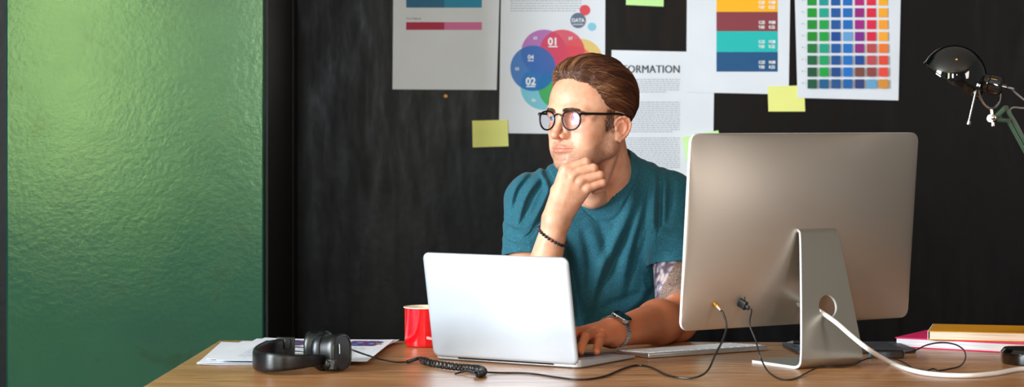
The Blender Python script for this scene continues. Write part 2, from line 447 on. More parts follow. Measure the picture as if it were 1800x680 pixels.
# ------------------------------------------------------------------ printed sheets lying at the left end
M_INKS = [ink((40,96,170)), ink((90,150,205)), ink((96,60,120)), ink((34,44,90)), ink((190,120,120)), ink((24,130,190))]
def flat_sheet(c, rz, z, seed, strip, label):
    rnd = random.Random(seed); W_, H_ = .285, .42; mb = MB(); mats = [M_PAPER, GREY]+M_INKS
    n, k = 8, 12; vs = []; fs = []
    for off in (0, .0005):
        for j in range(k+1):
            for i in range(n+1):
                u, v = i/n-.5, j/k-.5
                e = .0016*max(0, abs(u)-.38)*8*(1 if seed % 2 else .4)
                vs.append((u*W_, v*H_, e+off))
    N = (n+1)*(k+1)
    for j in range(k):
        for i in range(n):
            q = j*(n+1)+i; fs += [(q,q+n+1,q+n+2,q+1),(N+q,N+q+1,N+q+n+2,N+q+n+1)]
    per = list(range(n+1))+[(j+1)*(n+1)-1 for j in range(1,k+1)]+[k*(n+1)+i for i in range(n-1,-1,-1)]+[j*(n+1) for j in range(k-1,0,-1)]
    fs += [(per[(i+1)%len(per)],per[i],N+per[i],N+per[(i+1)%len(per)]) for i in range(len(per))]
    mb.add(vs, fs, 0)
    zt = .0021
    def rr(x0,y0,x1,y1,mi,z=zt): mb.face([(x0,y0,z),(x1,y0,z),(x1,y1,z),(x0,y1,z)], mi)
    if strip:
        x = -.115
        while x < .115:
            wd = rnd.uniform(.012,.04); y = .07
            rr(x, .075, min(x+wd,.118), .165, 2+rnd.randrange(6))
            for q in range(3):
                a = rnd.uniform(x, x+wd*.6); h0 = rnd.uniform(.08,.14)
                rr(a, h0, a+wd*.35, h0+.02, 2+rnd.randrange(6), zt+.0001)
            x += wd+(.0008 if rnd.random() < .7 else .004)
    for r in range(16):
        y = .045-r*.013
        if r % 6 == 5: continue
        x = -.115
        while x < .10:
            wd = rnd.uniform(.006,.02); rr(x, y, x+wd, y+.003, 1); x += wd+.004
    o = mb.build('printed_sheet', mats); o.location = (c[0], c[1], z); o.rotation_euler = (0,0,rz)
    return tag(o, label, 'paper', 'loose printed sheets on the desk')
flat_sheet((-.452,4.475), R(1), DZ+.0006, 3, False, 'white printed sheet lying furthest left on the desk under the others')
flat_sheet((-.432,4.468), R(-5), DZ+.0030, 2, False, 'white printed sheet second from the bottom of the pile under the headphones')
flat_sheet((-.405,4.498), R(-9), DZ+.0054, 5, False, 'white printed sheet sticking out furthest towards the wall from the pile')
flat_sheet((-.398,4.468), R(-4), DZ+.0080, 4, True, 'topmost white sheet with a blue and purple picture strip beside the headphones')

# ------------------------------------------------------------------ red enamel mug
M_RED = mat('red enamel', (214,12,26), .12, Coat_Weight=1.0); M_CREAM = mat('cream enamel', (232,222,196), .25)
M_RIM = mat('pale enamel rim', (238,214,190), .3)
mug = empty('mug', (-.176, 4.62, DZ), R(20)); tag(mug, 'red enamel mug with cream inside behind the laptop', 'mug')
prof = [(0,.002),(.034,.002),(.037,0),(.0405,.003),(.0422,.010),(.0425,.076),(.0436,.079)]
b = MB(); b.lathe(prof, 48); b.build('body', M_RED, mug)
b = MB(); b.lathe([(.0436,.079),(.0432,.0805),(.0405,.079),(.0400,.010),(.036,.005),(0,.005)], 48); b.build('lining', M_CREAM, mug)
b = MB(); b.tube([(.0434*math.cos(a),.0434*math.sin(a),.0796) for a in [2*PI*i/48 for i in range(48)]], .0011, 8, 0, True); b.build('rim', M_RIM, mug)
b = MB(); b.tube(catmull([(.040,0,.066),(.056,0,.068),(.066,0,.052),(.064,0,.030),(.054,0,.018),(.041,0,.017)], 6), .0042, 10, 0, False, None, .55); b.build('handle', M_RED, mug)
b = MB()   # small pale maker's mark on the side facing the room
for k in range(5):
    a0 = R(-84+k*4-20); a1 = a0+R(3.2)
    b.add([(.0427*math.cos(a),.0427*math.sin(a),z) for a, z in ((a0,.0185-.0006*k),(a1,.0175-.0006*k),(a1,.0225-.0006*k),(a0,.0245-.0006*k))], [(0,1,2,3)])
b.build('printed_mark', mat('pale print', (240,200,200), .4), mug)

# ------------------------------------------------------------------ laptop
M_LAP = mat('silver aluminium', (184,190,198), .36, .45); M_KEYB = mat('black keys', (22,22,24), .5)
M_GLASS = mat('dark screen glass', (10,12,16), .08)
th = R(32.0)
lap = empty('laptop', (-.1474+.1355, (4.366+4.194)/2, DZ), -th)
tag(lap, 'open silver laptop with its plain lid turned to the room', 'laptop')
LW = .321
b = MB()      # base: x across, +y towards the sitter
def base_sec(y): return .0165-(.0165-.0058)*(y/.222)
out = rrect(LW, .222, .012, 5, 0, .111)
nb = len(out); vs = [(x,y,.0015) for x,y in out]+[(x,y,.0035) for x, y in rrect(LW+.0,.222,.012,5,0,.111)]+[(x,y,base_sec(y)) for x,y in out]
fs = [tuple(range(nb))[::-1], tuple(range(2*nb,3*nb))]
for q in (0, nb): fs += [(q+i,q+(i+1)%nb,q+nb+(i+1)%nb,q+nb+i) for i in range(nb)]
vs = [((x*.985, .111+(y-.111)*.98, z) if i < nb else (x,y,z)) for i, (x,y,z) in enumerate(vs)]
b.add(vs, fs)
for sx in (-1, 1):
    for y in (.02, .20): b.lathe([(0,-.0015),(.006,-.0015),(.006,.002)], 12, 0, Matrix.Translation((sx*.14, y, .0015)))
b.build('base', M_LAP, lap)
b = MB()
for r in range(6):
    nk = 14 if r < 5 else 9; y = .035+r*.0185; x = -.132
    for k in range(nk):
        wk = .0168 if (r < 5 or k != 4) else .095
        b.prism(rrect(wk-.0018, .0158, .0018, 2, x+wk/2, y+.008), base_sec(y)+.0004, base_sec(y)+.0016); x += wk+.0016
kb_ = b.build('keyboard', M_KEYB, lap)
b = MB(); b.prism(rrect(.1,.062,.003,3,0,.180), base_sec(.155), base_sec(.155)+.0003); b.build('trackpad', mat('trackpad', (200,203,208), .3, .3), lap)
alpha = math.asin(.19)
Lm = Matrix.Translation((0, -.001, .0075)) @ Matrix.Rotation(alpha, 4, 'X')
b = MB(); LT = .0046; LH = .204
# lid: rounded slab whose back edge is softly domed
def lid_ring(k, yy): return [(x, yy, z+LH/2) for x, z in rrect(LW-2*k, LH-2*k, max(.004,.013-k), 6)]
rings = [(0,.0),(0,-.0018),(.0006,-.0032),(.0022,-.0042),(.006,-.0046)]
vs = []; [vs.extend(lid_ring(k, y)) for k, y in rings]
nb = len(lid_ring(0,0)); fs = [tuple(range(nb))]
for r in range(len(rings)-1): fs += [(r*nb+i,r*nb+(i+1)%nb,(r+1)*nb+(i+1)%nb,(r+1)*nb+i) for i in range(nb)]
fs.append(tuple(range((len(rings)-1)*nb, len(rings)*nb))[::-1])
b.add(vs, fs, 0, Lm); b.build('lid', M_LAP, lap, angle=50)
b = MB(); b.box((0,.0004,LH/2+.004), (LW-.014,.0006,LH-.018), 0, 0, Lm); b.build('screen', M_GLASS, lap)
b = MB(); b.tube([(-.105,0,.0095),(.105,0,.0095)], .0052, 12); b.build('hinge', mat('black hinge', (20,20,22), .5), lap)

# ------------------------------------------------------------------ desktop monitor
def m_alu(name, c, r):
    m = mat(name, c, r, .85); t = NT(m)
    n = t.noise(t.coord((1,1,1)), 900, 2); t.rough(t.maprange(n, .3,.7, r-.03, r+.03)); return m
M_ALU = m_alu('brushed aluminium', (194,186,177), .40); M_ALUB = m_alu('bright aluminium edge', (232,234,238), .25); NT(M_ALUB).b.inputs['Metallic'].default_value = .25
mth = R(32.5)
mon = empty('computer_monitor', (.546, 4.294, DZ), mth)     # local x along the panel, -y is the back
tag(mon, 'large aluminium all-in-one computer seen from behind on an L-shaped stand', 'computer')
tau = R(5.0); MW, MH = .552, .362
Pm = Matrix.Translation((0, 0, .0735+MH/2)) @ Matrix.Rotation(tau, 4, 'X')
b = MB(); nu, nv = 40, 30; vs = []; fs = []
def edge_xy(u, v):   # superellipse-free rounded rectangle mapping
    x, z = u*MW/2, v*MH/2; r = .017
    ax, az = abs(x)-(MW/2-r), abs(z)-(MH/2-r)
    if ax > 0 and az > 0:
        L = math.hypot(ax, az); m_ = max(ax, az)
        x = math.copysign(MW/2-r+ax*m_/L, x); z = math.copysign(MH/2-r+az*m_/L, z)
    return x, z
def cosp(n): return [math.sin(PI*(i/n-.5)) for i in range(n+1)]
U, V = cosp(nu), cosp(nv)
def bulge(u, v):
    q = max(abs(u),abs(v)); e = (1-abs(u)**2.6)*(1-abs(v)**2.6)
    return .006+.036*max(0, e)**.62*(.25+.75*max(0,1-(u*u*.8+v*v*.8)/1.6))
for v in V:
    for u in U:
        x, z = edge_xy(u, v); vs.append((x, -bulge(u,v), z))
for j in range(nv):
    for i in range(nu):
        q = j*(nu+1)+i; fs.append((q,q+1,q+nu+2,q+nu+1))
per = list(range(nu+1))+[(j+1)*(nu+1)-1 for j in range(1,nv+1)]+[nv*(nu+1)+i for i in range(nu-1,-1,-1)]+[j*(nu+1) for j in range(nv-1,0,-1)]
b.add(vs, fs, 0, Pm)
f0 = [vs[i] for i in per]; n = len(per)
b.build('rear_shell', M_ALU, mon, angle=50)
b = MB()
rg = [[(x,-.0062,z) for x,_,z in f0],[(x*1.0015,-.0052,z*1.0015) for x,_,z in f0],[(x*1.0015,-.0008,z*1.0015) for x,_,z in f0],[(x,0,z) for x,_,z in f0]]
vv = [p for r_ in rg for p in r_]; ff = []
for r_ in range(3): ff += [(r_*n+i,r_*n+(i+1)%n,(r_+1)*n+(i+1)%n,(r_+1)*n+i) for i in range(n)]
ff.append(tuple(range(3*n,4*n))); b.add(vv, ff, 0, Pm); b.build('edge_band', M_ALUB, mon, angle=60)
b = MB(); b.prism(rrect(MW-.004, MH-.062, .012, 4, 0, .029), 0, .0008, 0, Pm @ Matrix.Rotation(R(-90),4,'X') @ Matrix.Diagonal((1,-1,1,1)))
b.build('screen_glass', M_GLASS, mon)
# stand: bent sheet sweeping along a side profile
def to_mon(p): return mon.matrix_basis.inverted() @ p
mon_M = Matrix.Translation(mon.location) @ Matrix.Rotation(mth, 4, 'Z'); mon_I = mon_M.inverted()
pr = [(.062,.0030),(.03,.0030),(.0,.0030),(-.03,.0030),(-.052,.0032)]  # (y, z) along the foot then up
pr = [(.050,.0028),(.02,.0028),(-.03,.0028),(-.062,.0028)]
side = catmull([(0,y,z) for y,z in [(.055,.0028),(.0,.0028),(-.050,.0028),(-.072,.0034),(-.0835,.0095),(-.0865,.021),(-.0835,.05),(-.071,.13),(-.058,.205),(-.0505,.243),(-.046,.252),(-.034,.2555)]], 7)
def swid(z, y): return (.074-.030*min(1,max(0,(z-.02)/.235))) if z > .006 else .074-.000*(y+.05)
t_ = .0052; L = []; 
for i, p in enumerate(side):
    a = side[max(0,i-1)]; c_ = side[min(len(side)-1,i+1)]; T = (c_-a).normalized(); Nn = Vector((0, -T.z, T.y))
    L.append((p, Nn, swid(p.z, p.y)))
HZ = .112; HR = .0215    # hole height and radius
zs = [p.z for p,_,_ in L]
def stand_pt(s_, x, o):   # s_ arc param float
    i = min(len(L)-2, int(s_)); f = s_-i
    p = L[i][0].lerp(L[i+1][0], f); Nn = L[i][1].lerp(L[i+1][1], f).normalized()
    return p+Nn*o+Vector((x,0,0))
def s_at_z(z):
    for i in range(len(L)-1):
        if L[i][0].z <= z < L[i+1][0].z and L[i][0].z > .01: return i+(z-L[i][0].z)/(L[i+1][0].z-L[i][0].z)
s0, s1 = s_at_z(HZ-.034), s_at_z(HZ+.034)
def wid_at(s_): i = min(len(L)-2,int(s_)); f = s_-i; return L[i][2]*(1-f)+L[i+1][2]*f
bs, be = MB(), MB()
def strip(sa, sb, steps):
    ks = [sa+(sb-sa)*k/steps for k in range(steps+1)]
    for o_, flip in ((t_/2,0),(-t_/2,1)):
        vs = []; fs = []
        for s_ in ks:
            w_ = wid_at(s_)
            for j in range(9): vs.append(stand_pt(s_, -w_+2*w_*j/8, o_))
        for k in range(steps):
            for j in range(8): q = k*9+j; fs.append((q,q+1,q+10,q+9))
        bs.add(vs, fs)
strip(0, s0, 40); strip(s1, len(L)-1.0001, 36)
for o_ in (t_/2, -t_/2):      # the plate around the round cable hole
    ns = 64; inner = []; outer = []
    for k in range(ns):
        a = 2*PI*k/ns; cx, cz = math.cos(a), math.sin(a)
        sc_ = 1/max(abs(cx), abs(cz)); u, v = cx*sc_, cz*sc_
        z_ = HZ+HR*cz; inner.append(stand_pt(s_at_z(z_), HR*cx, o_))
        s_ = s_at_z(HZ+.0339999*v); outer.append(stand_pt(s_, u*wid_at(s_), o_))
    bs.add(inner+outer, [(k,(k+1)%ns,ns+(k+1)%ns,ns+k) for k in range(ns)])
hi = [stand_pt(s_at_z(HZ+HR*math.sin(2*PI*k/48)), HR*math.cos(2*PI*k/48), t_/2) for k in range(48)]
ho = [stand_pt(s_at_z(HZ+HR*math.sin(2*PI*k/48)), HR*math.cos(2*PI*k/48), -t_/2) for k in range(48)]
be.add(hi+ho, [(k,(k+1)%48,48+(k+1)%48,48+k) for k in range(48)])
for sg in (-1,1):
    vs = []; fs = []; K = 160
    for k in range(K+1):
        s_ = (len(L)-1.0001)*k/K; w_ = wid_at(s_)*sg
        vs += [stand_pt(s_, w_, t_/2), stand_pt(s_, w_+sg*.0004, 0), stand_pt(s_, w_, -t_/2)]
    for k in range(K): fs += [(3*k,3*k+1,3*k+4,3*k+3),(3*k+1,3*k+2,3*k+5,3*k+4)]
    be.add(vs, fs)
for s_ in (0, len(L)-1.0001):
    w_ = wid_at(s_); be.face([stand_pt(s_,-w_,t_/2),stand_pt(s_,w_,t_/2),stand_pt(s_,w_,-t_/2),stand_pt(s_,-w_,-t_/2)])
st = bs.build('stand', m_alu('satin aluminium', (176,172,162), .33), mon, angle=40)
be.build('stand_edge', M_ALUB, st, angle=40)
b = MB(); b.tube([(-.044,-.036,.2555),(.044,-.036,.2555)], .006, 12); b.build('stand_hinge', mat('dark hinge', (60,58,56), .4, .5), mon)
def mon_back(x, z, o=.0):     # a point on the panel's back, local x and panel-plane z
    u, v = x/(MW/2), z/(MH/2); return mon_M @ (Pm @ Vector((x, -bulge(u,v)-o, z)))
def back_at(pxx, pyy):        # the place on the back seen at a pixel
    best = None
    for i in range(-54, 55):
        for j in range(-35, 36):
            x, z = i*.005, j*.005; p = mon_back(x, z); q = (900+p.x*FPX/p.y, HOR+(CAMZ-p.z)*FPX/p.y)
            d_ = (q[0]-pxx)**2+(q[1]-pyy)**2
            if best is None or d_ < best[0]: best = (d_, x, z)
    return best[1], best[2]
nrm_back = (mon_M.to_3x3() @ (Pm.to_3x3() @ Vector((0,-1,0)))).normalized()
sx_, sz_ = back_at(1410, 532)
b = MB(); q = mon_I @ mon_back(sx_, sz_, -.0006)  # disc stands in for a reflection on the back, where the cord starts
b.lathe([(0,0),(.010,0),(.0112,.0006),(.0118,-.0008)], 28, 0, Matrix.Translation(q) @ Matrix.Rotation(R(90)+tau,4,'X'))
b.build('reflection_disc', mat('pale reflection', (206,204,202), .3, .3), mon)

# ------------------------------------------------------------------ cables
M_CAB = mat('black cable', (14,14,16), .38); M_GOLD = mat('gold plug', (230,180,96), .2, 1.); M_WCAB = mat('white cable', (226,224,222), .35)
M_BPL = mat('black plug plastic', (18,20,24), .35)
HUBC = mon_M @ Vector((0, -.0755, HZ))
zf = DZ+.0046
# white power lead through the stand's hole
start = mon_back(sx_, sz_, .002)
hc = mon_M @ Vector((-.011, -.0735, HZ-.011))
pts = [start, start+nrm_back*.006, (start+hc)/2+Vector((0,0,-.0)), hc]
pts += [px(1470,567,4.19), px(1500,593,4.165), px(1530,616,4.145), desk(1566,637,zf), desk(1600,650,zf), desk(1640,657.5,zf), desk(1700,660,zf), desk(1750,656,zf), desk(1800,648,zf), desk(1880,648,zf), desk(2000,650,zf)]
b = MB(); b.tube(catmull(pts, 8), .0044, 12)
o = b.build('power_cord', M_WCAB); tag(o, 'thick white power cord running from the computer stand hole across the desk', 'cable')
# headphone lead, ending in a gold plug in the back of the computer
ax_, az_ = back_at(1255, 533); pa = mon_back(ax_, az_)
pd = (px(1272,551,(pa+nrm_back*.03).y)-pa).normalized()
aud = empty('audio_cable', desk(850,655)); tag(aud, 'black coiled headphone cable ending in a gold plug behind the monitor', 'cable')
def child_build(b, name, m, par, **k):
    o = b.build(name, m, par, **k); o.matrix_parent_inverse = Matrix.Translation(par.location).inverted(); return o
PL = pa+pd*.024
b = MB(); b.tube([pa-pd*.004, pa+pd*.002], .0018, 12); b.tube([pa+pd*.001, pa+pd*.013], .0046, 16); child_build(b, 'plug', M_GOLD, aud, bevel=.0006)
b = MB(); b.tube([pa+pd*.013, PL], lambda t: .0034-.0012*t, 12); child_build(b, 'plug_collar', mat('pale plug collar', (226,200,170), .25, .8), aud)
zc = DZ+.0022
pts = [PL, PL+pd*.008, px(1277,573,4.145), px(1271,596,4.13), px(1257,624,4.11), px(1246,648,4.09), desk(1232,660,zc+.004), desk(1208,664.5,zc), desk(1175,660,zc), desk(1145,646,zc), desk(1120,642,zc), desk(1095,648,zc), desk(1060,662,zc), desk(1020,667,zc), desk(980,663,zc), desk(930,656,zc), desk(880,655,zc), desk(850,654,zc+.002)]
b = MB(); b.tube(catmull(pts, 8), .0019, 10); child_build(b, 'lead', M_CAB, aud)
# coil
cz = DZ+.0082
axis = catmull([desk(742,633,cz), desk(760,638,cz), desk(790,643,cz), desk(820,646,cz), desk(840,648,cz), desk(849,652,cz), desk(846,656,cz), desk(838,657,cz)], 30)
b = MB(); coil = []; Ltot = 0; turn = 0
for i in range(len(axis)-1):
    T = (axis[i+1]-axis[i]); Ltot += T.length; T.normalize(); Bv = T.cross(Vector((0,0,1))).normalized(); Nv = Bv.cross(T)
    for k in range(2):
        a = (i*2+k)*2*PI/13.0; coil.append(axis[i].lerp(axis[i+1], k/2)+Nv*math.cos(a)*.0058+Bv*math.sin(a)*.0058)
b.tube(coil, .0019, 7); child_build(b, 'coil', M_CAB, aud)
e0 = coil[-1]
b = MB(); b.tube(catmull([e0, desk(836,656,zc+.004), desk(822,652,zc+.006), desk(812,653,zc+.003), desk(800,657,zc)], 8), lambda t: .0026-.0008*t, 10); child_build(b, 'cable_tail', M_CAB, aud)
b = MB(); b.tube(catmull([axis[0]+Vector((.0,0,.004)), desk(738,628,zc+.008), desk(733,630,zc+.004)], 6), .0019, 8)
b.tube(catmull([desk(717,636,zc+.001), desk(695,636,zc+.002), desk(668,631,zc+.0105), desk(645,624,zc+.013), desk(622,616,zc+.022), desk(612,612,zc+.032)], 8), .0017, 8); child_build(b, 'upper_lead', M_CAB, aud)
b = MB(); b.tube([desk(716,636,zc+.001), desk(735,630,zc+.004)], .0036, 14); child_build(b, 'strain_relief', M_BPL, aud, bevel=.0006)
# USB lead to the portable drive
ux, uz = back_at(1299, 531); pu = mon_back(ux, uz)
ud = (nrm_back+Vector((.25,0,-.45))).normalized()
usb = empty('usb_cable', desk(1450,650)); tag(usb, 'thin black cable from the monitor back looping over the desk to the portable drive', 'cable')
Q = ud.to_track_quat('Z','X').to_matrix().to_4x4()
b = MB(); b.prism(rrect(.016,.0085,.002,3), -.001, .017, 0, Matrix.Translation(pu) @ Q)
b.prism(rrect(.008,.005,.0015,3), .017, .025, 0, Matrix.Translation(pu) @ Q)
b.box(tuple(pu+Vector((.0085,-.006,.004))), (.003,.003,.012)); child_build(b, 'plug', M_BPL, usb, bevel=.0008)
e = pu+ud*.024; zc2 = DZ+.0018
pts = [e, e+ud*.008, px(1318,570,4.16), px(1328,597,4.15), px(1337,628,4.12), desk(1350,652,zc2+.002), desk(1370,665.5,zc2), desk(1390,667,zc2), desk(1405,662,zc2), desk(1428,650,zc2+.003), desk(1446,643,zc2+.008), desk(1470,645,zc2+.006), desk(1495,643,zc2+.004), desk(1512,635,zc2+.006), desk(1530,629,zc2+.008), desk(1556,628,zc2+.010), desk(1580,633,zc2+.008), desk(1597,642,zc2+.004), desk(1606,650,zc2-.0003), desk(1618,650,zc2), desk(1630,651,zc2), desk(1641,648,zc2+.001), desk(1650,651,zc2), desk(1670,648,zc2), desk(1688,643,zc2+.001), desk(1697,630,zc2+.006), desk(1694,615,zc2+.014), desk(1678,605,zc2+.020), desk(1655,602,zc2+.022), desk(1630,606,zc2+.018), desk(1608,616,zc2+.010), desk(1592,620,zc2+.007)]
b = MB(); b.tube(catmull(pts, 7), .0015, 8); child_build(b, 'lead', M_CAB, usb)
pe = desk(1590,620.5,DZ+.008)
b = MB(); b.prism(rrect(.020,.007,.002,3), -.003, .003, 0, Matrix.Translation(pe+Vector((-.009,.002,0))) @ Matrix.Rotation(R(-14),4,'Z')); child_build(b, 'micro_plug', M_BPL, usb, bevel=.001)

# ------------------------------------------------------------------ wireless keyboard
kb = empty('keyboard', (.2626, 4.376, DZ), R(31.7)); tag(kb, 'slim white and silver keyboard lying under the monitor', 'keyboard')
b = MB(); K = .288; D_ = .115
poly = [(.0,0.),(.0,.0095),(.004,.0108),(D_-.004,.0055),(D_,.0045),(D_,.0)]
vs = []; 
for x in (0,K): vs += [(x,y,z) for (y,z) in [(0,.001),(0,.0095),(.003,.0105),(D_-.003,.0052),(D_,.004),(D_,.001)]]
b.add(vs, [(0,1,2,3,4,5),(11,10,9,8,7,6)]+[(i,(i+1)%6,6+(i+1)%6,6+i) for i in range(6)]); b.build('body', m_alu('keyboard aluminium', (206,205,206), .3), kb, bevel=.0015)
def ktop(y): return .0105-(y-.003)*(.0053/(D_-.006))
b = MB(); M_KEY = mat('white keys', (238,240,246), .4)
for r in range(6):
    y = .008+r*.0176; x = .006; nk = 14 if r < 5 else 8
    for k in range(nk):
        wk = (K-.012)/nk if r < 5 else ((K-.012)*.46 if k == 4 else (K-.012)*.54/7)
        b.prism(rrect(wk-.003,.0148,.0022,3,x+wk/2,y+.0075), ktop(y)-.001, ktop(y)+.0014); x += wk
b.build('keys', M_KEY, kb)

# ------------------------------------------------------------------ pen tablet, pen, portable drive
M_SLATE = mat('slate plastic', (52,56,64), .42)
tb = empty('drawing_tablet', (.672, 4.545, DZ), R(5)); tag(tb, 'dark slate drawing tablet lying behind the monitor stand', 'tablet')
b = MB(); b.prism(rrect(.238,.158,.010,5), .001, .0085); b.build('body', M_SLATE, tb, bevel=.0015)
b = MB(); b.prism(rrect(.155,.115,.003,4,.015,0), .0086, .0091); b.build('drawing_surface', mat('matt drawing surface', (40,43,50), .6), tb)
b = MB()
for k in range(4): b.prism(rrect(.012,.020,.003,3,-.100,-.045+k*.03), .0086, .0096)
b.build('buttons', mat('grey keys', (80,84,92), .4), tb)
pn = empty('stylus', (.605, 4.555, DZ+.0096)); tag(pn, 'short black stylus resting on the drawing tablet behind the stand', 'pen')
d_ = Vector((math.cos(R(12)), math.sin(R(12)), 0)); 
b = MB(); b.tube([d_*-.045+Vector((0,0,.0055)), d_*.05+Vector((0,0,.0055))], lambda t: .0035+.0019*math.sin(min(1,t*1.3)*PI*.5), 14); b.build('barrel', M_BPL, pn)
b = MB(); b.tube([d_*-.058+Vector((0,0,.0050)), d_*-.045+Vector((0,0,.0055))], lambda t: .0008+.0027*t, 12); b.build('tip', mat('pen tip', (120,120,124), .4), pn)
dr = empty('portable_drive', desk(1556,628), R(-10)); tag(dr, 'small black portable drive beside the stand at the pink book', 'drive')
b = MB(); b.prism(rrect(.060,.040,.005,4,.006,.0), .001, .0135); b.build('case', mat('gloss black plastic', (12,12,14), .2), dr, bevel=.0015)
b = MB(); b.box((-.0285,0,.0072), (.0045,.034,.0125)); b.build('end_cap', mat('teal plastic', (20,92,112), .4), dr, bevel=.001)

# ------------------------------------------------------------------ books
def m_pages(name, c1, c2, n):
    m = mat(name, c1, .8); t = NT(m); v = t.coord((.6,.6,1))
    wv = t.noise(t.coord((1.5,1.5,420)), 3, 3, .6, .2)
    t.base(t.ramp(wv, [(.3,c2),(.5,c1),(.7,c1)])); return m
def book(name, loc, rz, W_, D2, T_, cover, pages, label, spine_side='far', ct=.0022):
    e_ = empty(name, loc, rz); tag(e_, label, 'book', 'books at the right end of the desk')
    b = MB(); o_ = .0025                                   # local: x along, y away, z up
    b.box((W_/2, D2/2, ct/2), (W_, D2, ct)); b.box((W_/2, D2/2, T_-ct/2), (W_, D2, ct))
    b.box((W_/2, D2-ct/2, T_/2), (W_, ct, T_-2*ct+.0002)); b.build('cover', cover, e_, bevel=.0008)
    b = MB(); n = 12; vs = []; fs = []
    x0, x1, y0, y1, z0, z1 = o_, W_-o_, o_, D2-ct, ct, T_-ct
    b.box(((x0+x1)/2,(y0+y1)/2,(z0+z1)/2), (x1-x0,y1-y0,z1-z0)); b.build('pages', pages, e_)
    return e_
M_PINK = mat('pink cover', (236,6,100), .4); M_YELC = mat('yellow cover', (230,156,14), .4)
bk1 = book('book', (.7745,4.602,DZ), R(-30), .300, .212, .0200, M_PINK, m_pages('cool white pages',(236,236,240),(150,186,214),0), 'large pink-covered book lying flat on the desk beneath the yellow one')
bk2 = book('book', (.832,4.548,DZ+.0202), R(-14), .235, .165, .0175, M_YELC, m_pages('cream pages',(234,224,206),(196,176,150),0), 'yellow-covered paperback lying on top of the pink book', ct=.0012)
b = MB(); b.box((-.0008,.082,.0087), (.0012,.164,.0172)); b.build('endpaper', mat('white endpaper', (236,232,236), .7), bk2)

# ------------------------------------------------------------------ headphones
M_LEA = mat('black leather', (13,14,17), .34)
t = NT(M_LEA); h_ = t.n('TexVoronoi'); h_.inputs['Scale'].default_value = 620; t.l(t.coord(), h_.inputs['Vector']); t.bump(h_.outputs['Distance'], .35, .0004)
M_HPL = mat('satin black plastic', (12,12,13), .3); M_CUSH = mat('black cushion leather', (14,18,24), .30)
hp0 = desk(530,648)
hp = empty('headphones', hp0); tag(hp, 'black over-ear headphones lying on their side on printed sheets', 'headphones')
def hb(b, name, m, par=None, **k):
    o = b.build(name, m, par or hp, **k); 
    o.matrix_parent_inverse = Matrix.Translation(hp0).inverted() if not par or par is hp else Matrix()
    return o
zh = DZ+.0215
arc = catmull([px(505,612,4.37)*1, px(478,0,4.345), px(459,0,4.28), px(449,0,4.20), px(452,0,4.135), px(470,0,4.095), px(495,0,4.085), px(525,0,4.10), px(552,0,4.125), px(572,0,4.15)], 8)
arc = [Vector((p.x,p.y,zh)) for p in arc]
def sec(t):
    h = .0178 if t < .55 else .0178-.009*((t-.55)/.45); w_ = .0052 if t < .6 else .0052-.002*((t-.6)/.4); n = 20
    return [(w_*math.copysign(abs(math.cos(a))**.7, math.cos(a)), h*math.copysign(abs(math.sin(a))**.55, math.sin(a))-(.0 if t<.55 else -.002)) for a in [2*PI*k/n for k in range(n)]]
b = MB(); b.sweep(arc, sec); hb(b, 'headband', M_LEA)
# slider block at the far end
pb = Vector((px(502,0,4.365).x, 4.365, DZ+.026)); 
b = MB(); b.box(tuple(pb), (.036,.010,.034), R(-8)); b.box(tuple(pb+Vector((.004,-.007,.004))), (.012,.006,.020), R(-8)); hb(b, 'slider_block', M_HPL, bevel=.002)
# wire frames between block and far cup
for dz, pz in ((.010,.030),(-.002,.010),(-.010,-.002)):
    b = MB(); b.tube(catmull([pb+Vector((.014,0,dz)), pb+Vector((.030,-.006,dz)), Vector((px(537,0,4.30).x,4.30,pb.z+dz+.004)), Vector((px(545,0,4.26).x,4.26,pb.z+pz*.6)), Vector((px(552,0,4.22).x,4.22,pb.z+pz*.8))], 6), .0010, 6); hb(b, 'wire_yoke', M_HPL)
def cup(cen, axis_, parts, rx, rz_, roll=0, flip=1):
    """parts: list of (name, material, profile[(scale, offset)]) built of rounded-square rings about the axis"""
    A = Vector(axis_).normalized(); U = Vector((0,0,1)); S = A.cross(U).normalized(); U = S.cross(A)
    outl = []
    for i in range(48):
        a = 2*PI*i/48; c_, s_ = math.cos(a), math.sin(a); e_ = .72
        outl.append((rx*math.copysign(abs(c_)**e_, c_), rz_*math.copysign(abs(s_)**e_, s_)))
    obs = []
    for name, m, prof, wr in parts:
        b = MB(); vs = []; fs = []
        for k, (sc_, of) in enumerate(prof):
            for i, (x, z) in enumerate(outl):
                w2 = 1+wr*math.sin(i*PI)*0+wr*(1 if i % 2 else -1)*(1 if 0 < k < len(prof)-1 else 0)
                vs.append(cen+A*of+(S*x+U*z)*sc_*w2)
        n = 48
        for k in range(len(prof)-1): fs += [(k*n+i,k*n+(i+1)%n,(k+1)*n+(i+1)%n,(k+1)*n+i) for i in range(n)]
        fs += [tuple(range(n))[::-1], tuple(range((len(prof)-1)*n,len(prof)*n))]
        b.add(vs, fs); obs.append(hb(b, name, m, angle=40))
    return obs
shellp = [(.80,-.014),(.93,-.012),(.96,-.004),(.98,.004),(1.0,.010),(.98,.015),(.93,.0185),(.88,.0190),(.86,.0175),(.40,.0185),(.01,.019)]
cushp = [(.62,-.034),(.80,-.0355),(.93,-.032),(1.0,-.026),(1.0,-.020),(.95,-.015),(.84,-.013)]
cA = Vector((px(588,0,4.165).x, 4.165, DZ+.0345))
cup(cA, (.86,-.50,.05), [('ear_shell', M_HPL, shellp, 0), ('ear_cushion', M_CUSH, cushp, .010)], .031, .0335)
cB = Vector((px(557,0,4.235).x, 4.235, DZ+.0345))
cup(cB, (-.90,.30,0), [('ear_shell', M_HPL, [(p[0],p[1]*.8) for p in shellp], 0), ('ear_cushion', M_CUSH, [(p[0],p[1]*.8+.004) for p in cushp], .008)], .030, .0325)
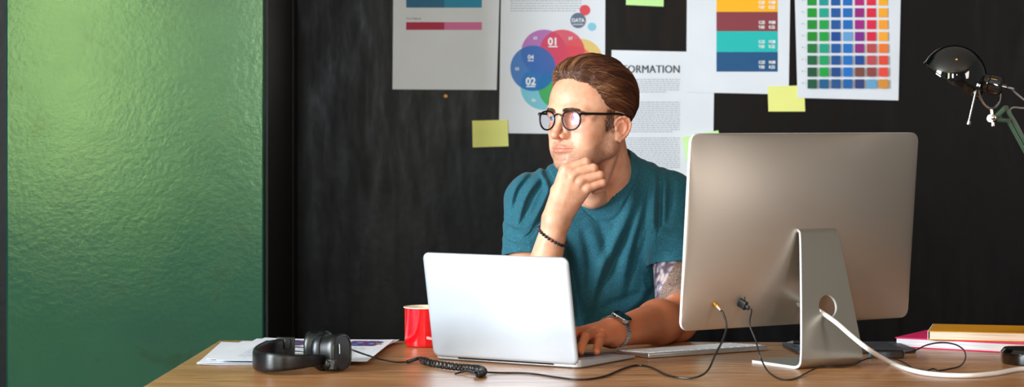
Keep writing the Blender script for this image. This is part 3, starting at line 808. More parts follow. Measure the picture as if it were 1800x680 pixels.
# silver trim, swivel joint on the near cup
A = Vector((.86,-.50,.05)).normalized(); S = A.cross(Vector((0,0,1))).normalized(); Uu = S.cross(A)
b = MB(); b.tube(catmull([cA+A*.020+S*.0125*1+Uu*z for z in (.016,.008,-.002)], 5), .0009, 6); hb(b, 'metal_trim', mat('silver trim', (190,196,204), .25, .8))
b = MB(); q = cA-S*-.026+A*.004-Uu*.020
b.ball(tuple(q), (.010,.010,.012)); b.box(tuple(q+Vector((.006,-.004,0))), (.016,.010,.020), R(-20)); hb(b, 'swivel_joint', M_HPL, bevel=.002)

# ------------------------------------------------------------------ desk lamp
M_GLOSS = mat('gloss black enamel', (6,6,7), .045, Coat_Weight=1.0); M_CHR = mat('chrome', (210,208,204), .12, 1.); M_GRNM = mat('green enamel', (46,74,56), .35); M_INW = mat('lamp white lining', (220,214,200), .6)
lamp = empty('desk_lamp', (1.0,4.30,DZ)); tag(lamp, 'black dome desk lamp with chrome bracket and green arms', 'lamp')
def lb(b, name, m, par=None, **k):
    o = b.build(name, m, par or lamp, **k); o.matrix_parent_inverse = Matrix.Translation(lamp.location).inverted() if not par else Matrix(); return o
ld = 4.3; k_ = ld/FPX
b = MB(); b.lathe([(0,0),(.074,0),(.0755,.004),(.0755,.022),(.070,.028),(.018,.031),(.014,.036),(.012,.040),(0,.040)], 48, 0, Matrix.Translation(lamp.location)); lb(b, 'base', M_GLOSS)
cen = px(1677,136,ld); Rr = 57*k_
apex = Vector((.51,-.22,.84)).normalized()
Qd = Matrix.Translation(cen) @ apex.to_track_quat('Z','X').to_matrix().to_4x4()
prof = [(Rr*math.cos(R(a)), Rr*math.sin(R(a))) for a in range(-6, 91, 3)]; prof[-1] = (0, prof[-1][1])
rim = prof[0]
b = MB(); b.lathe([(rim[0]+.0016, rim[1]-.0005),(rim[0]+.0018, rim[1]+.0015)]+prof[1:], 64, 0, Qd)
shade = lb(b, 'lamp_shade', M_GLOSS)
b = MB(); b.lathe([(rim[0]+.0016, rim[1]-.0005)]+[(r*.975, z*.975-.0004) for r, z in prof], 64, 0, Qd); lb(b, 'shade_lining', M_INW, shade)
sd = (px(1762,152,4.27)-px(1718,143,4.285)).normalized()
Qs = Matrix.Translation(px(1718,143,4.285)) @ sd.to_track_quat('Z','X').to_matrix().to_4x4()
b = MB(); b.lathe([(.0,-.014),(.0155,-.014),(.0165,.004),(.0178,.005),(.0178,.014),(.0165,.016),(.0165,.022),(.0185,.024),(.0185,.036),(.0175,.044),(.014,.047),(.006,.048),(.0055,.056),(.003,.057),(0,.057)], 32, 0, Qs); lb(b, 'socket', M_GLOSS)
b = MB(); bb = Qd @ Vector((0,0,.026)); b.ball(tuple(bb), .019, 20, 14); b.lathe([(.010,.0),(.010,.018)],16,0,Matrix.Translation(bb)@(Qs.to_3x3().to_4x4())); lb(b, 'bulb', mat('unlit bulb glass', (226,222,210), .15))
pv = px(1718,149,4.262)
u_ = catmull([px(1718,149,4.262), px(1722,168,4.262), px(1731,184,4.268), px(1743,191,4.275), px(1754,184,4.29), px(1758,170,4.30), px(1757,158,4.305)], 8)
b = MB(); b.tube(u_, .0026, 10); b.tube([px(1718,149,4.256), px(1718,149,4.272)], .0052, 16); b.tube([px(1757,158,4.30), px(1757,158,4.312)], .005, 14); lb(b, 'yoke', M_CHR)
b = MB(); b.tube([px(1716,158,4.255), px(1703,214,4.25)], .0021, 10); b.tube([px(1704,213,4.25), px(1702,219,4.25)], .0042, 14); lb(b, 'tilt_handle', M_CHR)
b = MB(); b.tube([px(1743,192,4.275), px(1746,222,4.275)], .0038, 12); b.tube([px(1741,208,4.26), px(1755,207,4.29)], .0075, 16); b.ball(tuple(px(1747,207,4.256)), (.0062,.003,.0062)); b.box(tuple(px(1742,211,4.27)), (.012,.006,.006)); lb(b, 'clamp', M_CHR, bevel=.0006)
def bar(b, p0, p1, w_, t2):
    d = p1-p0; L2 = d.length; d.normalize(); Yv = Vector((0,1,0)); S2 = d.cross(Yv).normalized(); Yv = S2.cross(d)
    M_ = Matrix.Translation((p0+p1)/2) @ Matrix((( S2.x,Yv.x,d.x,0),(S2.y,Yv.y,d.y,0),(S2.z,Yv.z,d.z,0),(0,0,0,1)))
    b.prism([(x,y) for x,y in rrect(w_,t2,min(w_,t2)*.3,3)], -L2/2, L2/2, 0, M_)
j1, j2 = px(1768,189,4.275), px(1772,212,4.275); el = px(1872,378,4.28); el2 = px(1868,388,4.28)
for a, c_ in ((j1, el), (j2, el2)):
    b = MB(); bar(b, a, c_, .0072, .004); lb(b, 'upper_arm', M_GRNM)
b = MB(); bar(b, px(1748,208,4.275), j1, .010, .008); bar(b, px(1750,210,4.275), j2, .008, .006); lb(b, 'arm_bracket', M_GRNM)
for q in (j1, j2, el):
    b = MB(); b.tube([q+Vector((0,-.006,0)), q+Vector((0,.006,0))], .0042, 14); lb(b, 'arm_bolt', M_CHR)
top = Vector((1.0,4.30,DZ+.038))
for dx in (-.009,.009):
    b = MB(); bar(b, el+Vector((dx,0,-.004)), top+Vector((dx,0,0)), .0072, .004); lb(b, 'lower_arm', M_GRNM)
ce = (Qs @ Vector((0,0,.056)))
b = MB(); b.tube(catmull([ce, ce+sd*.012, px(1782,160,4.275), px(1800,175,4.28), px(1815,186,4.28), px(1800,190,4.29), px(1781,189,4.285), px(1776,197,4.285), px(1790,222,4.285), px(1830,300,4.285)], 8), .0019, 8); lb(b, 'flex', mat('grey flex', (120,116,116), .4))
b = MB(); b.tube([px(1718,149,4.25), px(1718,149,4.258)], .0028, 12); lb(b, 'pivot_screw', M_CHR)

# ------------------------------------------------------------------ pendant lamp hanging in front of the camera's right side (its glow shows in the glossy things)
pe_ = empty('pendant_lamp', (.75,.9,1.86)); tag(pe_, 'warm bare bulb pendant hanging from the ceiling near the camera', 'lamp')
b = MB(); b.tube([(0,0,.08),(0,0,ZC-1.86)], .003, 8); b.build('pendant_cord', M_CAB, pe_)
b = MB(); b.lathe([(0,.035),(.02,.035),(.022,.075),(.006,.085),(0,.085)], 20); b.build('lamp_holder', M_BPL, pe_)
mb_ = mat('warm lit bulb', (255,160,60), .3); q = NT(mb_); q.b.inputs['Emission Color'].default_value = (1,.42,.08,1); q.b.inputs['Emission Strength'].default_value = 30
b = MB(); b.lathe([(0,-.045),(.022,-.038),(.036,-.018),(.038,0),(.030,.022),(.016,.036),(0,.036)], 24); b.build('bulb', mb_, pe_)
pl_ = bpy.data.lights.new('pendant_glow', 'POINT'); pl_.energy = 40; pl_.color = (1,.55,.22); pl_.shadow_soft_size = .05
po = bpy.data.objects.new('pendant_glow', pl_); COL.objects.link(po); po.parent = pe_; po.location = (0,0,-.10)
cl_ = empty('ceiling_lamp', (.92,3.5,ZC)); tag(cl_, 'small round warm glowing lamp fixed flat to the ceiling above the desk', 'lamp')
b = MB(); b.lathe([(0,0),(.13,0),(.13,-.03),(.115,-.034),(.112,-.03),(0,-.03)], 40); b.build('lamp_plate', M_LEG, cl_)
mc_ = mat('amber diffuser', (255,190,90), .4); q = NT(mc_); q.b.inputs['Emission Color'].default_value = (1,.50,.10,1); q.b.inputs['Emission Strength'].default_value = 9
b = MB(); b.lathe([(.111,-.031),(.10,-.045),(.06,-.058),(0,-.062)], 40); b.build('diffuser', mc_, cl_)
# ------------------------------------------------------------------ distance-field modelling of the sitter
f32 = np.float32
def A3(v): return np.array(v, dtype=f32)
PSI = R(43.5)
HC = A3(px(1038, 207, 4.78))
HB = np.array([[-math.sin(PSI), -math.cos(PSI), 0], [math.cos(PSI), -math.sin(PSI), 0], [0,0,1]], dtype=f32)   # rows F, L, U
_t = R(-1.5); 
def h2w(p): return HC+A3(p)@HB
HM = Matrix([[HB[0][i], HB[1][i], HB[2][i], HC[i]] for i in range(3)]+[[0,0,0,1]])
def smin(a, b, k):
    if k <= 0: return np.minimum(a, b)
    h = np.maximum(k-np.abs(a-b), 0)/k; return np.minimum(a, b)-h*h*k*.25
def smax(a, b, k): return -smin(-a, -b, k)
def ell(c, r, rot=None):
    c = A3(c); r = A3(r); Rm = None if rot is None else np.array(Euler(rot).to_matrix(), dtype=f32)
    def f(p):
        q = p-c
        if Rm is not None: q = q@Rm
        k0 = np.sqrt(((q/r)**2).sum(1)+1e-9); k1 = np.sqrt(((q/(r*r))**2).sum(1)+1e-9); return k0*(k0-1)/k1
    f.c = c; f.r = float(r.max()); return f
def cone(a, b, ra, rb):
    a = A3(a); b = A3(b); ab = b-a; L2 = float(ab@ab)+1e-12
    def f(p):
        t = np.clip(((p-a)@ab)/L2, 0, 1); q = p-a-t[:,None]*ab
        return np.sqrt((q*q).sum(1))-(ra+(rb-ra)*t)
    f.c = (a+b)/2; f.r = math.sqrt(L2)/2+max(ra, rb); return f
def chain(pts, rs, k=.004):
    ps = [cone(pts[i], pts[i+1], rs[i], rs[i+1]) for i in range(len(pts)-1)]
    def f(p):
        d = ps[0](p)
        for q in ps[1:]: d = smin(d, q(p), k)
        return d
    P = np.array([A3(x) for x in pts]); f.c = P.mean(0); f.r = float(np.sqrt(((P-f.c)**2).sum(1)).max()+max(rs)); return f
def mir(fn):       # mirrored across the head's middle plane
    def f(p):
        q = p.copy(); q[:,1] = np.abs(q[:,1]); return fn(q)
    c = fn.c.copy(); f.r = fn.r+abs(float(c[1])); c[1] = 0; f.c = c; return f
def grp(items):
    def f(p):
        d = items[0][1](p)
        for k, q in items[1:]: d = smin(d, q(p), k)
        return d
    cs = np.array([q.c for _, q in items]); f.c = cs.mean(0); f.r = max(float(np.linalg.norm(q.c-f.c))+q.r for _, q in items); return f
class Field:
    def __init__(s): s.ops = []
    def u(s, k, fn, head=False): s.ops.append(('u', k, fn, head)); return s
    def sub(s, k, fn, head=False): s.ops.append(('s', k, fn, head)); return s
    def __call__(s, P):
        d = np.full(len(P), .2, f32); H = None; hm = None
        for t, k, fn, head in s.ops:
            c = h2w(fn.c) if head else fn.c
            m = ((P-c)**2).sum(1) < (fn.r+.035)**2
            if not m.any(): continue
            Q = (P[m]-HC)@HB.T if head else P[m]
            v = fn(Q.astype(f32))
            d[m] = smin(d[m], v, k) if t == 'u' else smax(d[m], -v, k)
        return d
def vnoise(p, seed=0):
    """smooth lattice noise, -1..1"""
    p = np.asarray(p, dtype=np.float64); i = np.floor(p).astype(np.int64); f = p-i; f = f*f*(3-2*f)
    def h(x, y, z):
        n = (x*374761393+y*668265263+z*2147483647+seed*974711) & 0x7fffffff
        n = ((n ^ (n >> 13))*1274126177) & 0x7fffffff; return ((n ^ (n >> 16)) & 0xffff)/32767.5-1
    r = 0
    for dx in (0,1):
        for dy in (0,1):
            for dz in (0,1):
                w_ = (f[:,0] if dx else 1-f[:,0])*(f[:,1] if dy else 1-f[:,1])*(f[:,2] if dz else 1-f[:,2])
                r = r+w_*h(i[:,0]+dx, i[:,1]+dy, i[:,2]+dz)
    return r
def polygonise(fn, lo, hi, v, disp=None):
    lo = np.array(lo, dtype=np.float64); n = np.ceil((np.array(hi)-lo)/v/8).astype(int)*8+1
    nb = (n-1)//8; B = 8*v
    cx = [lo[i]+(np.arange(nb[i])+.5)*B for i in range(3)]
    C = np.stack(np.meshgrid(*cx, indexing='ij'), -1).reshape(-1,3).astype(f32)
    dc = np.concatenate([fn(C[i:i+200000]) for i in range(0, len(C), 200000)])
    keep = (np.abs(dc) < B*.95+.004); G = np.empty(n, f32)
    big = dc.reshape(nb); G[:] = .1
    for ax in range(1):
        G[:-1,:-1,:-1] = np.repeat(np.repeat(np.repeat(big, 8, 0), 8, 1), 8, 2)
        G[-1] = G[-2]; G[:,-1] = G[:,-2]; G[:,:,-1] = G[:,:,-2]
    ids = np.argwhere(keep.reshape(nb)); loc = np.stack(np.meshgrid(*[np.arange(9)]*3, indexing='ij'), -1).reshape(-1,3)
    for s in range(0, len(ids), 400):
        I = (ids[s:s+400,None,:]*8+loc[None]).reshape(-1,3)
        P = (lo+I*v).astype(f32); G[I[:,0],I[:,1],I[:,2]] = fn(P)
    S = G < 0
    S[0] = S[-1] = False; S[:,0] = S[:,-1] = False; S[:,:,0] = S[:,:,-1] = False
    G = np.where(S, np.minimum(G,-1e-6), np.maximum(G,1e-6))
    cnt = np.zeros(np.array(n)-1, np.int8)
    for a in (0,1):
        for b_ in (0,1):
            for c in (0,1): cnt += S[a:n[0]-1+a, b_:n[1]-1+b_, c:n[2]-1+c]
    act = np.argwhere((cnt > 0) & (cnt < 8)); idx = np.full(cnt.shape, -1, np.int32); idx[act[:,0],act[:,1],act[:,2]] = np.arange(len(act))
    acc = np.zeros((len(act),3)); num = np.zeros(len(act))
    cor = [(a,b_,c) for a in (0,1) for b_ in (0,1) for c in (0,1)]
    for p in cor:
        for ax in range(3):
            if p[ax]: continue
            q = list(p); q[ax] = 1
            a0 = act+p; a1 = act+q; g0 = G[a0[:,0],a0[:,1],a0[:,2]]; g1 = G[a1[:,0],a1[:,1],a1[:,2]]
            m = (g0 < 0) != (g1 < 0); t = np.where(m, g0/(g0-g1+1e-12), 0)
            x = np.array(p, float)[None,:].repeat(len(act),0); x[:,ax] += t
            acc += x*m[:,None]; num += m
    V = lo+(act+acc/num[:,None])*v
    F = []
    for ax in range(3):
        o1, o2 = [(1,2),(2,0),(0,1)][ax]
        sl0 = [slice(1,-1)]*3; sl0[ax] = slice(0, n[ax]-1); sl1 = list(sl0); sl1[ax] = slice(1, n[ax])
        a = S[tuple(sl0)]; b_ = S[tuple(sl1)]
        for flip, mk in ((0, a & ~b_), (1, ~a & b_)):
            e = np.argwhere(mk); off = np.ones(3, int); off[ax] = 0; e = e+off
            d1 = np.zeros(3,int); d1[o1] = 1; d2 = np.zeros(3,int); d2[o2] = 1
            q = [e-d1-d2, e-d2, e, e-d1]
            ii = np.stack([idx[k[:,0],k[:,1],k[:,2]] for k in q], 1)
            F.append(ii[:, ::-1] if flip else ii)
    return V.astype(np.float64), np.concatenate(F)
def field_mesh(name, V, F, mats, parent=None, cols=None, keep_big=True):
    me = bpy.data.meshes.new(name); me.vertices.add(len(V)); me.vertices.foreach_set('co', V.astype(f32).ravel())
    me.loops.add(len(F)*4); me.loops.foreach_set('vertex_index', F.astype(np.int32).ravel())
    me.polygons.add(len(F)); me.polygons.foreach_set('loop_start', np.arange(0, len(F)*4, 4, dtype=np.int32))
    me.update(calc_edges=True); me.validate()
    for m in mats: me.materials.append(m)
    me.shade_smooth()
    for nm, c in (cols or {}).items():
        at = me.color_attributes.new(nm, 'FLOAT_COLOR', 'POINT'); at.data.foreach_set('color', c.astype(f32).ravel())
    o = bpy.data.objects.new(name, me); COL.objects.link(o)
    if parent: o.parent = parent
    return o
def ss(x, a, b): t = np.clip((x-a)/(b-a), 0, 1); return t*t*(3-2*t)

# ---- joints
RSH, REL, RWR = px(934,354,4.90), Vector((.030, 4.700, .792)), px(977,392,4.646)
LSH, LEL, LWR = px(1180,352,4.915), px(1190,563,4.725), px(1078,585,4.475)
NB = px(1066,324,4.872)
# ---- head
core = grp([
 (0, ell((-.012,0,.033),(.098,.075,.084))),
 (.03, ell((.032,0,.030),(.058,.060,.056))),
 (.03, ell((.028,0,-.042),(.056,.054,.068))),
 (.02, mir(cone((.004,.050,-.062),(.072,.014,-.0905),.018,.017))),
 (.02, mir(cone((.000,.058,-.020),(.002,.052,-.060),.016,.018))),
 (.016, ell((.0765,0,-.0920),(.0185,.021,.0155))),
 (.02, mir(ell((.051,.043,-.025),(.024,.020,.018)))),
 (.02, mir(ell((.052,.032,-.058),(.030,.024,.034)))),
 (.014, ell((.0725,0,-.060),(.0235,.027,.026))),
 (.012, mir(chain([(.0895,.004,.014),(.0865,.024,.0165),(.074,.044,.014),(.060,.055,.004)],[.0085,.0085,.0085,.007],.006))),
])
head = Field()
head.u(0, core, True)
head.sub(.012, mir(ell((.099,.031,-.001),(.019,.0185,.0135))), True)
head.u(.006, mir(ell((.0735,.0315,-.001),(.0142,.0142,.0142))), True)              # lids
head.u(.012, chain([(.087,0,.012),(.0945,0,-.006),(.1045,0,-.024),(.109,0,-.034)],[.0062,.0058,.0066,.0082],.004), True)   # nose
head.u(.008, mir(cone((.088,.006,-.008),(.090,.0125,-.030),.004,.006)), True)
head.u(.004, ell((.1115,0,-.0355),(.0085,.0088,.0078)), True)
head.u(.005, mir(ell((.0975,.0128,-.0380),(.0100,.0058,.0070))), True)
head.u(.004, cone((.1075,0,-.0405),(.096,0,-.045),.0034,.0045), True)
head.sub(.003, mir(ell((.1015,.0068,-.0455),(.0056,.0030,.0032),(0,0,R(-12)))), True)
head.sub(.003, mir(chain([(.0985,.0196,-.0315),(.0935,.0195,-.0415)],[.0012,.001],.001)), True)
# mouth
head.u(.006, chain([(.0860,-.0285,-.0640),(.0950,-.012,-.0625),(.0970,-.003,-.0608),(.0967,0,-.0616),(.0970,.003,-.0608),(.0950,.012,-.0625),(.0860,.0285,-.0640)],[.0012,.0028,.0032,.0030,.0032,.0028,.0012],.002), True)
head.u(.005, chain([(.0865,-.025,-.0664),(.0945,-.011,-.0690),(.0948,0,-.0697),(.0945,.011,-.0690),(.0865,.025,-.0664)],[.0012,.0032,.0036,.0032,.0012],.002), True)
head.sub(.0018, chain([(.0866,-.0310,-.0652),(.0972,-.011,-.0657),(.1006,0,-.0660),(.0972,.011,-.0657),(.0866,.0310,-.0652)],[.0016,.0016,.0016,.0016,.0016],.001), True)
head.sub(.010, cone((.0995,-.008,-.0812),(.0995,.008,-.0812),.0042,.0042), True)
head.sub(.006, chain([(.1040,0,-.0480),(.1040,0,-.0560)],[.0018,.0022],.001), True)
# eye opening
head.sub(.0012, mir(ell((.0875,.0318,-.0012),(.010,.0128,.0044),(R(0),0,R(-16)))), True)
head.sub(0, mir(ell((.0735,.0315,-.001),(.0123,.0123,.0123))), True)
head.u(.0025, mir(chain([(.0835,.0185,.0050),(.0868,.0290,.0070),(.0828,.0415,.0045)],[.0012,.0016,.0012],.001)), True)   # lid fold
# ears (near ear measured from the photo)
EC = (-.008,.0715,-.022)
def ear_pt(a, rf, ru, dl=0): return (EC[0]-.006+rf*math.cos(a)-.22*ru*math.sin(a)*-1*.5, EC[1]+dl+.006*(1-math.cos(a)), EC[2]+ru*math.sin(a))
rim_ = [ear_pt(R(a), .0165, .0275) for a in (-40,0,30,60,90,120,150,180,210,235)]
ear = grp([(0, ell((-.0110,.0800,-.0215),(.0190,.0042,.0270),(0,0,R(-25)))),
  (.005, ell((-.004,.0775,-.0440),(.0095,.0042,.0085),(0,0,R(-20)))),
  (.003, chain([(.0065,.0735,-.0120),(.0040,.0765,-.0010),(-.0030,.0815,.0048),(-.0135,.0865,.0055),(-.0235,.0905,.0005),(-.0290,.0920,-.0110),(-.0275,.0905,-.0235),(-.0215,.0875,-.0350),(-.0125,.0830,-.0450),(-.005,.0800,-.0510),(.002,.0765,-.0480)],
     [.0024,.0030,.0033,.0035,.0035,.0034,.0032,.0034,.0042,.0046,.0040],.002)),
  (.003, chain([(-.0105,.0855,-.003),(-.0195,.0875,-.0125),(-.0195,.0865,-.0235),(-.0125,.0835,-.0330),(-.0060,.0805,-.0375)],[.0020,.0026,.0028,.0028,.0030],.002)),
  (.003, ell((.0040,.0765,-.0220),(.0040,.0036,.0062)))])
def shrink(fn, k, c0):
    c0 = A3(c0)
    def f(p): return fn((p-c0)/k+c0)*k
    f.c = c0+(fn.c-c0)*k; f.r = fn.r*k; return f
EK, E0 = .86, (.004,.074,-.026)
head.u(.0028, mir(shrink(ear, EK, E0)), True)
head.sub(.003, mir(shrink(ell((-.0060,.0850,-.0215),(.0088,.0085,.0135),(0,0,R(-25))), EK, E0)), True)
head.sub(.002, mir(shrink(chain([(-.006,.0860,.0005),(-.0155,.0905,.0000),(-.0240,.0935,-.0090),(-.0240,.0930,-.022)],[.0018,.0022,.0022,.0016],.001), EK, E0)), True)
# neck
neck_top = h2w((-.030,0,-.035))
body = Field(); body.ops = list(head.ops)
body.ops.insert(1, ('u', .016, cone(neck_top, NB, .050, .058), False))
body.ops.insert(2, ('u', .012, cone(h2w((-.022,.052,-.045)), px(1052,340,4.80), .014, .011), False))   # neck muscle
body.ops.insert(3, ('u', .014, cone(h2w((.040,0,-.100)), px(1046,345,4.805), .022, .020), False))
body.ops.insert(4, ('u', .03, cone(px(1088,298,4.90), LSH+Vector((-.01,0,-.004)), .036, .050), False))
body.ops.insert(5, ('u', .03, cone(px(1040,300,4.91), RSH+Vector((.01,0,-.004)), .036, .050), False))
body.ops.insert(6, ('u', .02, chain([px(1045,352,4.812), px(1085,342,4.840), px(1115,336,4.87)], [.010,.009,.010], .006), False))
body.ops.insert(7, ('u', .02, chain([px(1038,352,4.812), px(1010,344,4.840), px(985,338,4.87)], [.010,.009,.010], .006), False))
torso = [(0, ell((.197,4.945,.955),(.160,.100,.185))), (.05, ell((.128,4.875,.985),(.072,.050,.062))), (.05, ell((.262,4.880,.985),(.072,.050,.062))),
         (.05, ell((.203,4.955,.76),(.145,.100,.20))), (.04, cone((.07,4.93,1.02),(.32,4.935,1.025),.060,.060))]
body.u(.03, grp(torso))
trunk = Field(); trunk.ops = [body.ops[4], body.ops[5], ('u', .03, grp(torso), False)]
# arms
def arm(F, sh, el_, wr, r, mid):
    F.u(.02, cone(sh, el_, r[0], r[1])); m1 = el_.lerp(wr, .30)+Vector(mid)
    F.u(.018, chain([el_, m1, wr], [r[1]*.96, r[2], r[3]], .02))
hand = Field()
arm(hand, RSH, REL, RWR, (.052,.037,.039,.0265), (.004,.0,.0))
arm(body, LSH, LEL, LWR, (.050,.042,.0435,.0265), (.0,.0,.004))
# right hand: loose fist under the chin
MC = [px(996,297,4.652), px(1008,306,4.646), px(1020,317,4.645), px(1032,331,4.648)]
RH = [(MC[0], px(1030,285,4.655), px(1036,292,4.682), px(1016,300,4.690)),
      (MC[1], px(1043,296,4.652), px(1047,303,4.680), px(1024,312,4.688)),
      (MC[2], px(1054,308,4.652), px(1057,315,4.679), px(1036,323,4.686)),
      (MC[3], px(1059,321,4.654), px(1061,330,4.677), px(1045,336,4.682))]
RR = [(.0104,.0096,.0086,.0076),(.0106,.0098,.0088,.0078),(.0102,.0094,.0084,.0074),(.0096,.0086,.0076,.0068)]
palm = [(.0, cone(RWR+Vector((-.004,0,.012)), MC[0]+Vector((-.002,.006,-.004)), .0225, .0145)), (.012, cone(RWR+Vector((0,0,.010)), MC[1]+Vector((0,.004,-.003)), .022, .0135)),
        (.012, cone(RWR+Vector((.006,.002,.010)), MC[2]+Vector((0,.004,-.003)), .020, .0130)), (.012, cone(RWR+Vector((.010,.003,.006)), MC[3]+Vector((-.002,.005,0)), .018, .0125)),
        (.014, cone(RWR+Vector((.014,.016,.020)), px(1022,336,4.682), .016, .016))]
hand.u(.014, grp(palm))
hand.u(.008, chain([px(970,372,4.668), px(980,335,4.688), px(990,312,4.700), px(1000,302,4.704)], [.016,.0135,.0105,.0085], .006))   # thumb behind the index
fing = [chain(q, r, .003) for q, r in zip(RH, RR)]
hand.u(.0050, grp([(0, fing[0])]+[(.0012, q) for q in fing[1:]]))
for q in MC: hand.u(.008, ell(q+Vector((-.0005,-.0016,.0008)), (.0072,.0064,.0068)))
for i in range(3):      # hollows between the knuckles
    a = MC[i].lerp(MC[i+1], .5)+Vector((.004,-.0125,.003)); hand.sub(.007, cone(a+Vector((.006,0,.002)), a+Vector((-.008,.0,-.010)), .0026, .0010))
hand.u(.008, cone(RWR+Vector((.000,-.0165,.000)), MC[1]+Vector((-.003,-.0055,-.006)), .004, .0024))
hand_fn = lambda p: hand(p)
hand_fn.c = A3(px(985,380,4.67)); hand_fn.r = .45
body.u(.0022, hand_fn)
# left hand resting over the laptop
def zp(x, d, z): return Vector(((x-900)*d/FPX, d, z))
LM = [zp(1012,4.425,.796), zp(1026,4.415,.7965), zp(1041,4.410,.7935), zp(1056,4.412,.7855)]
LH_ = [(LM[0], zp(990,4.375,.803), zp(975,4.350,.790), zp(968,4.338,.7745)),
       (LM[1], zp(1008,4.360,.802), zp(996,4.332,.788), zp(990,4.322,.7725)),
       (LM[2], zp(1029,4.362,.7935), zp(1023,4.335,.780), zp(1021,4.322,.7690)),
       (LM[3], zp(1053,4.380,.7815), zp(1050,4.358,.7735), zp(1049,4.340,.7680))]
LR = [(.0100,.0088,.0080,.0070),(.0104,.0092,.0082,.0072),(.0102,.0090,.0080,.0070),(.0100,.0086,.0078,.0070)]
wz = Vector((0,0,.003))
body.u(.014, grp([(0, cone(LWR+Vector((-.012,.010,.004)), LM[0]+Vector((0,.002,-.003)), .019, .0125)), (.012, cone(LWR+Vector((-.006,.002,.005)), LM[1]+Vector((0,.004,-.003)), .021, .0130)),
   (.012, cone(LWR+Vector((0,-.004,.003)), LM[2]+Vector((0,.004,-.003)), .020, .0125)), (.012, cone(LWR+Vector((.004,-.006,-.002)), LM[3]+Vector((0,.004,-.001)), .018, .0125)),
   (.012, cone(LWR+Vector((-.010,.02,-.006)), zp(1018,4.46,.783), .017, .014))]))
body.u(.006, chain([zp(1030,4.48,.786), zp(1008,4.455,.782), zp(988,4.425,.779), zp(975,4.400,.777)], [.0145,.0115,.0100,.0085], .005))
lf = [chain(q, r, .003) for q, r in zip(LH_, LR)]
body.u(.006, grp([(0, lf[0])]+[(.0016, q) for q in lf[1:]]))
for q in LM: body.u(.006, ell(q+Vector((0,-.003,.0030)), (.0078,.0078,.0066)))

for i in range(3):
    a = LM[i].lerp(LM[i+1], .5)+Vector((.0,-.004,.0125)); body.sub(.006, cone(a, a+Vector((.010,.012,-.0005)), .0024, .0012))
legs_low = grp([(0, ell((.205,4.985,.565),(.160,.115,.105)))])
body.u(.04, legs_low)
for sx in (-1, 1):
    hip = Vector((.205+sx*.085, 4.96, .555)); kn = Vector((.205+sx*.14, 4.52, .545)); an = Vector((.205+sx*.15, 4.56, .10))
    body.u(.03, cone(hip, kn, .078, .056)); body.u(.02, cone(kn, an, .054, .036)); body.u(.02, cone(an+Vector((0,.02,-.045)), an+Vector((0,-.15,-.065)), .032, .026))

# ---- skin material
def m_skin():
    m = mat('skin', (222,170,138), .42); t = NT(m); b = t.b
    at = t.n('Attribute'); at.attribute_name = 'marks'; sp = t.n('SeparateColor'); t.l(at.outputs['Color'], sp.inputs['Color'])
    at2 = t.n('Attribute'); at2.attribute_name = 'marks2'; sp2 = t.n('SeparateColor'); t.l(at2.outputs['Color'], sp2.inputs['Color'])
    v = t.coord((1,1,1))
    mott = t.noise(v, 38, 5, .6)
    skin = t.ramp(mott, [(.3,(212,150,120)), (.55,(226,168,138)), (.75,(236,182,152))])
    skin = t.mix(t.math('MULTIPLY', sp2.outputs['Red'], .75), skin, lin(206,112,90))       # redder places
    skin = t.mix(t.math('MULTIPLY', sp2.outputs['Green'], 1.0), skin, lin(198,106,58))     # warm light painted on the left forearm
    skin = t.mix(t.math('MULTIPLY', sp.outputs['Red'], .62), skin, lin(182,92,86))       # lips
    stb = t.noise(t.coord((1,1,1)), 900, 2, .5); stb2 = t.maprange(stb, .35, .6, 1.0, .25)
    fac = t.math('MULTIPLY', t.math('MULTIPLY', sp.outputs['Green'], stb2), .80)
    skin = t.mix(fac, skin, lin(66,46,38))                                                 # stubble
    # tattoo: clouds of shaded lobes and a dark patterned patch
    vo = t.n('TexVoronoi'); vo.inputs['Scale'].default_value = 74
    wn = t.n('TexNoise'); wn.inputs['Scale'].default_value = 45; t.l(t.coord((1,1,1)), wn.inputs['Vector'])
    va = t.n('VectorMath', operation='MULTIPLY_ADD'); t.l(wn.outputs['Color'], va.inputs[0]); va.inputs[1].default_value = (.022,.022,.012); t.l(t.coord((1,1,.8)), va.inputs[2]); t.l(va.outputs[0], vo.inputs['Vector'])
    lob = t.ramp(vo.outputs['Distance'], [(.0,(226,204,194)), (.36,(196,186,190)), (.55,(112,120,150)), (.72,(36,44,76))])
    dk = t.ramp(t.noise(t.coord((1,1,1)), 190, 5, .7, 1.5), [(.42,(28,34,40)), (.6,(150,132,120))])
    tat = t.mix(at2.outputs['Alpha'], lob, dk)
    skin = t.mix(t.math('MULTIPLY', sp.outputs['Blue'], .85), skin, tat)
    t.base(skin)
    b.inputs['Subsurface Weight'].default_value = .18; b.inputs['Subsurface Radius'].default_value = (1,.35,.2); b.inputs['Subsurface Scale'].default_value = .006
    h = t.math('ADD', t.noise(v, 650, 3, .6), t.math('MULTIPLY', t.noise(v, 120, 3, .6), .8))
    t.rough(t.maprange(mott, .3, .7, .38, .5)); t.bump(h, .25, .0006); return m
M_SKIN = m_skin()
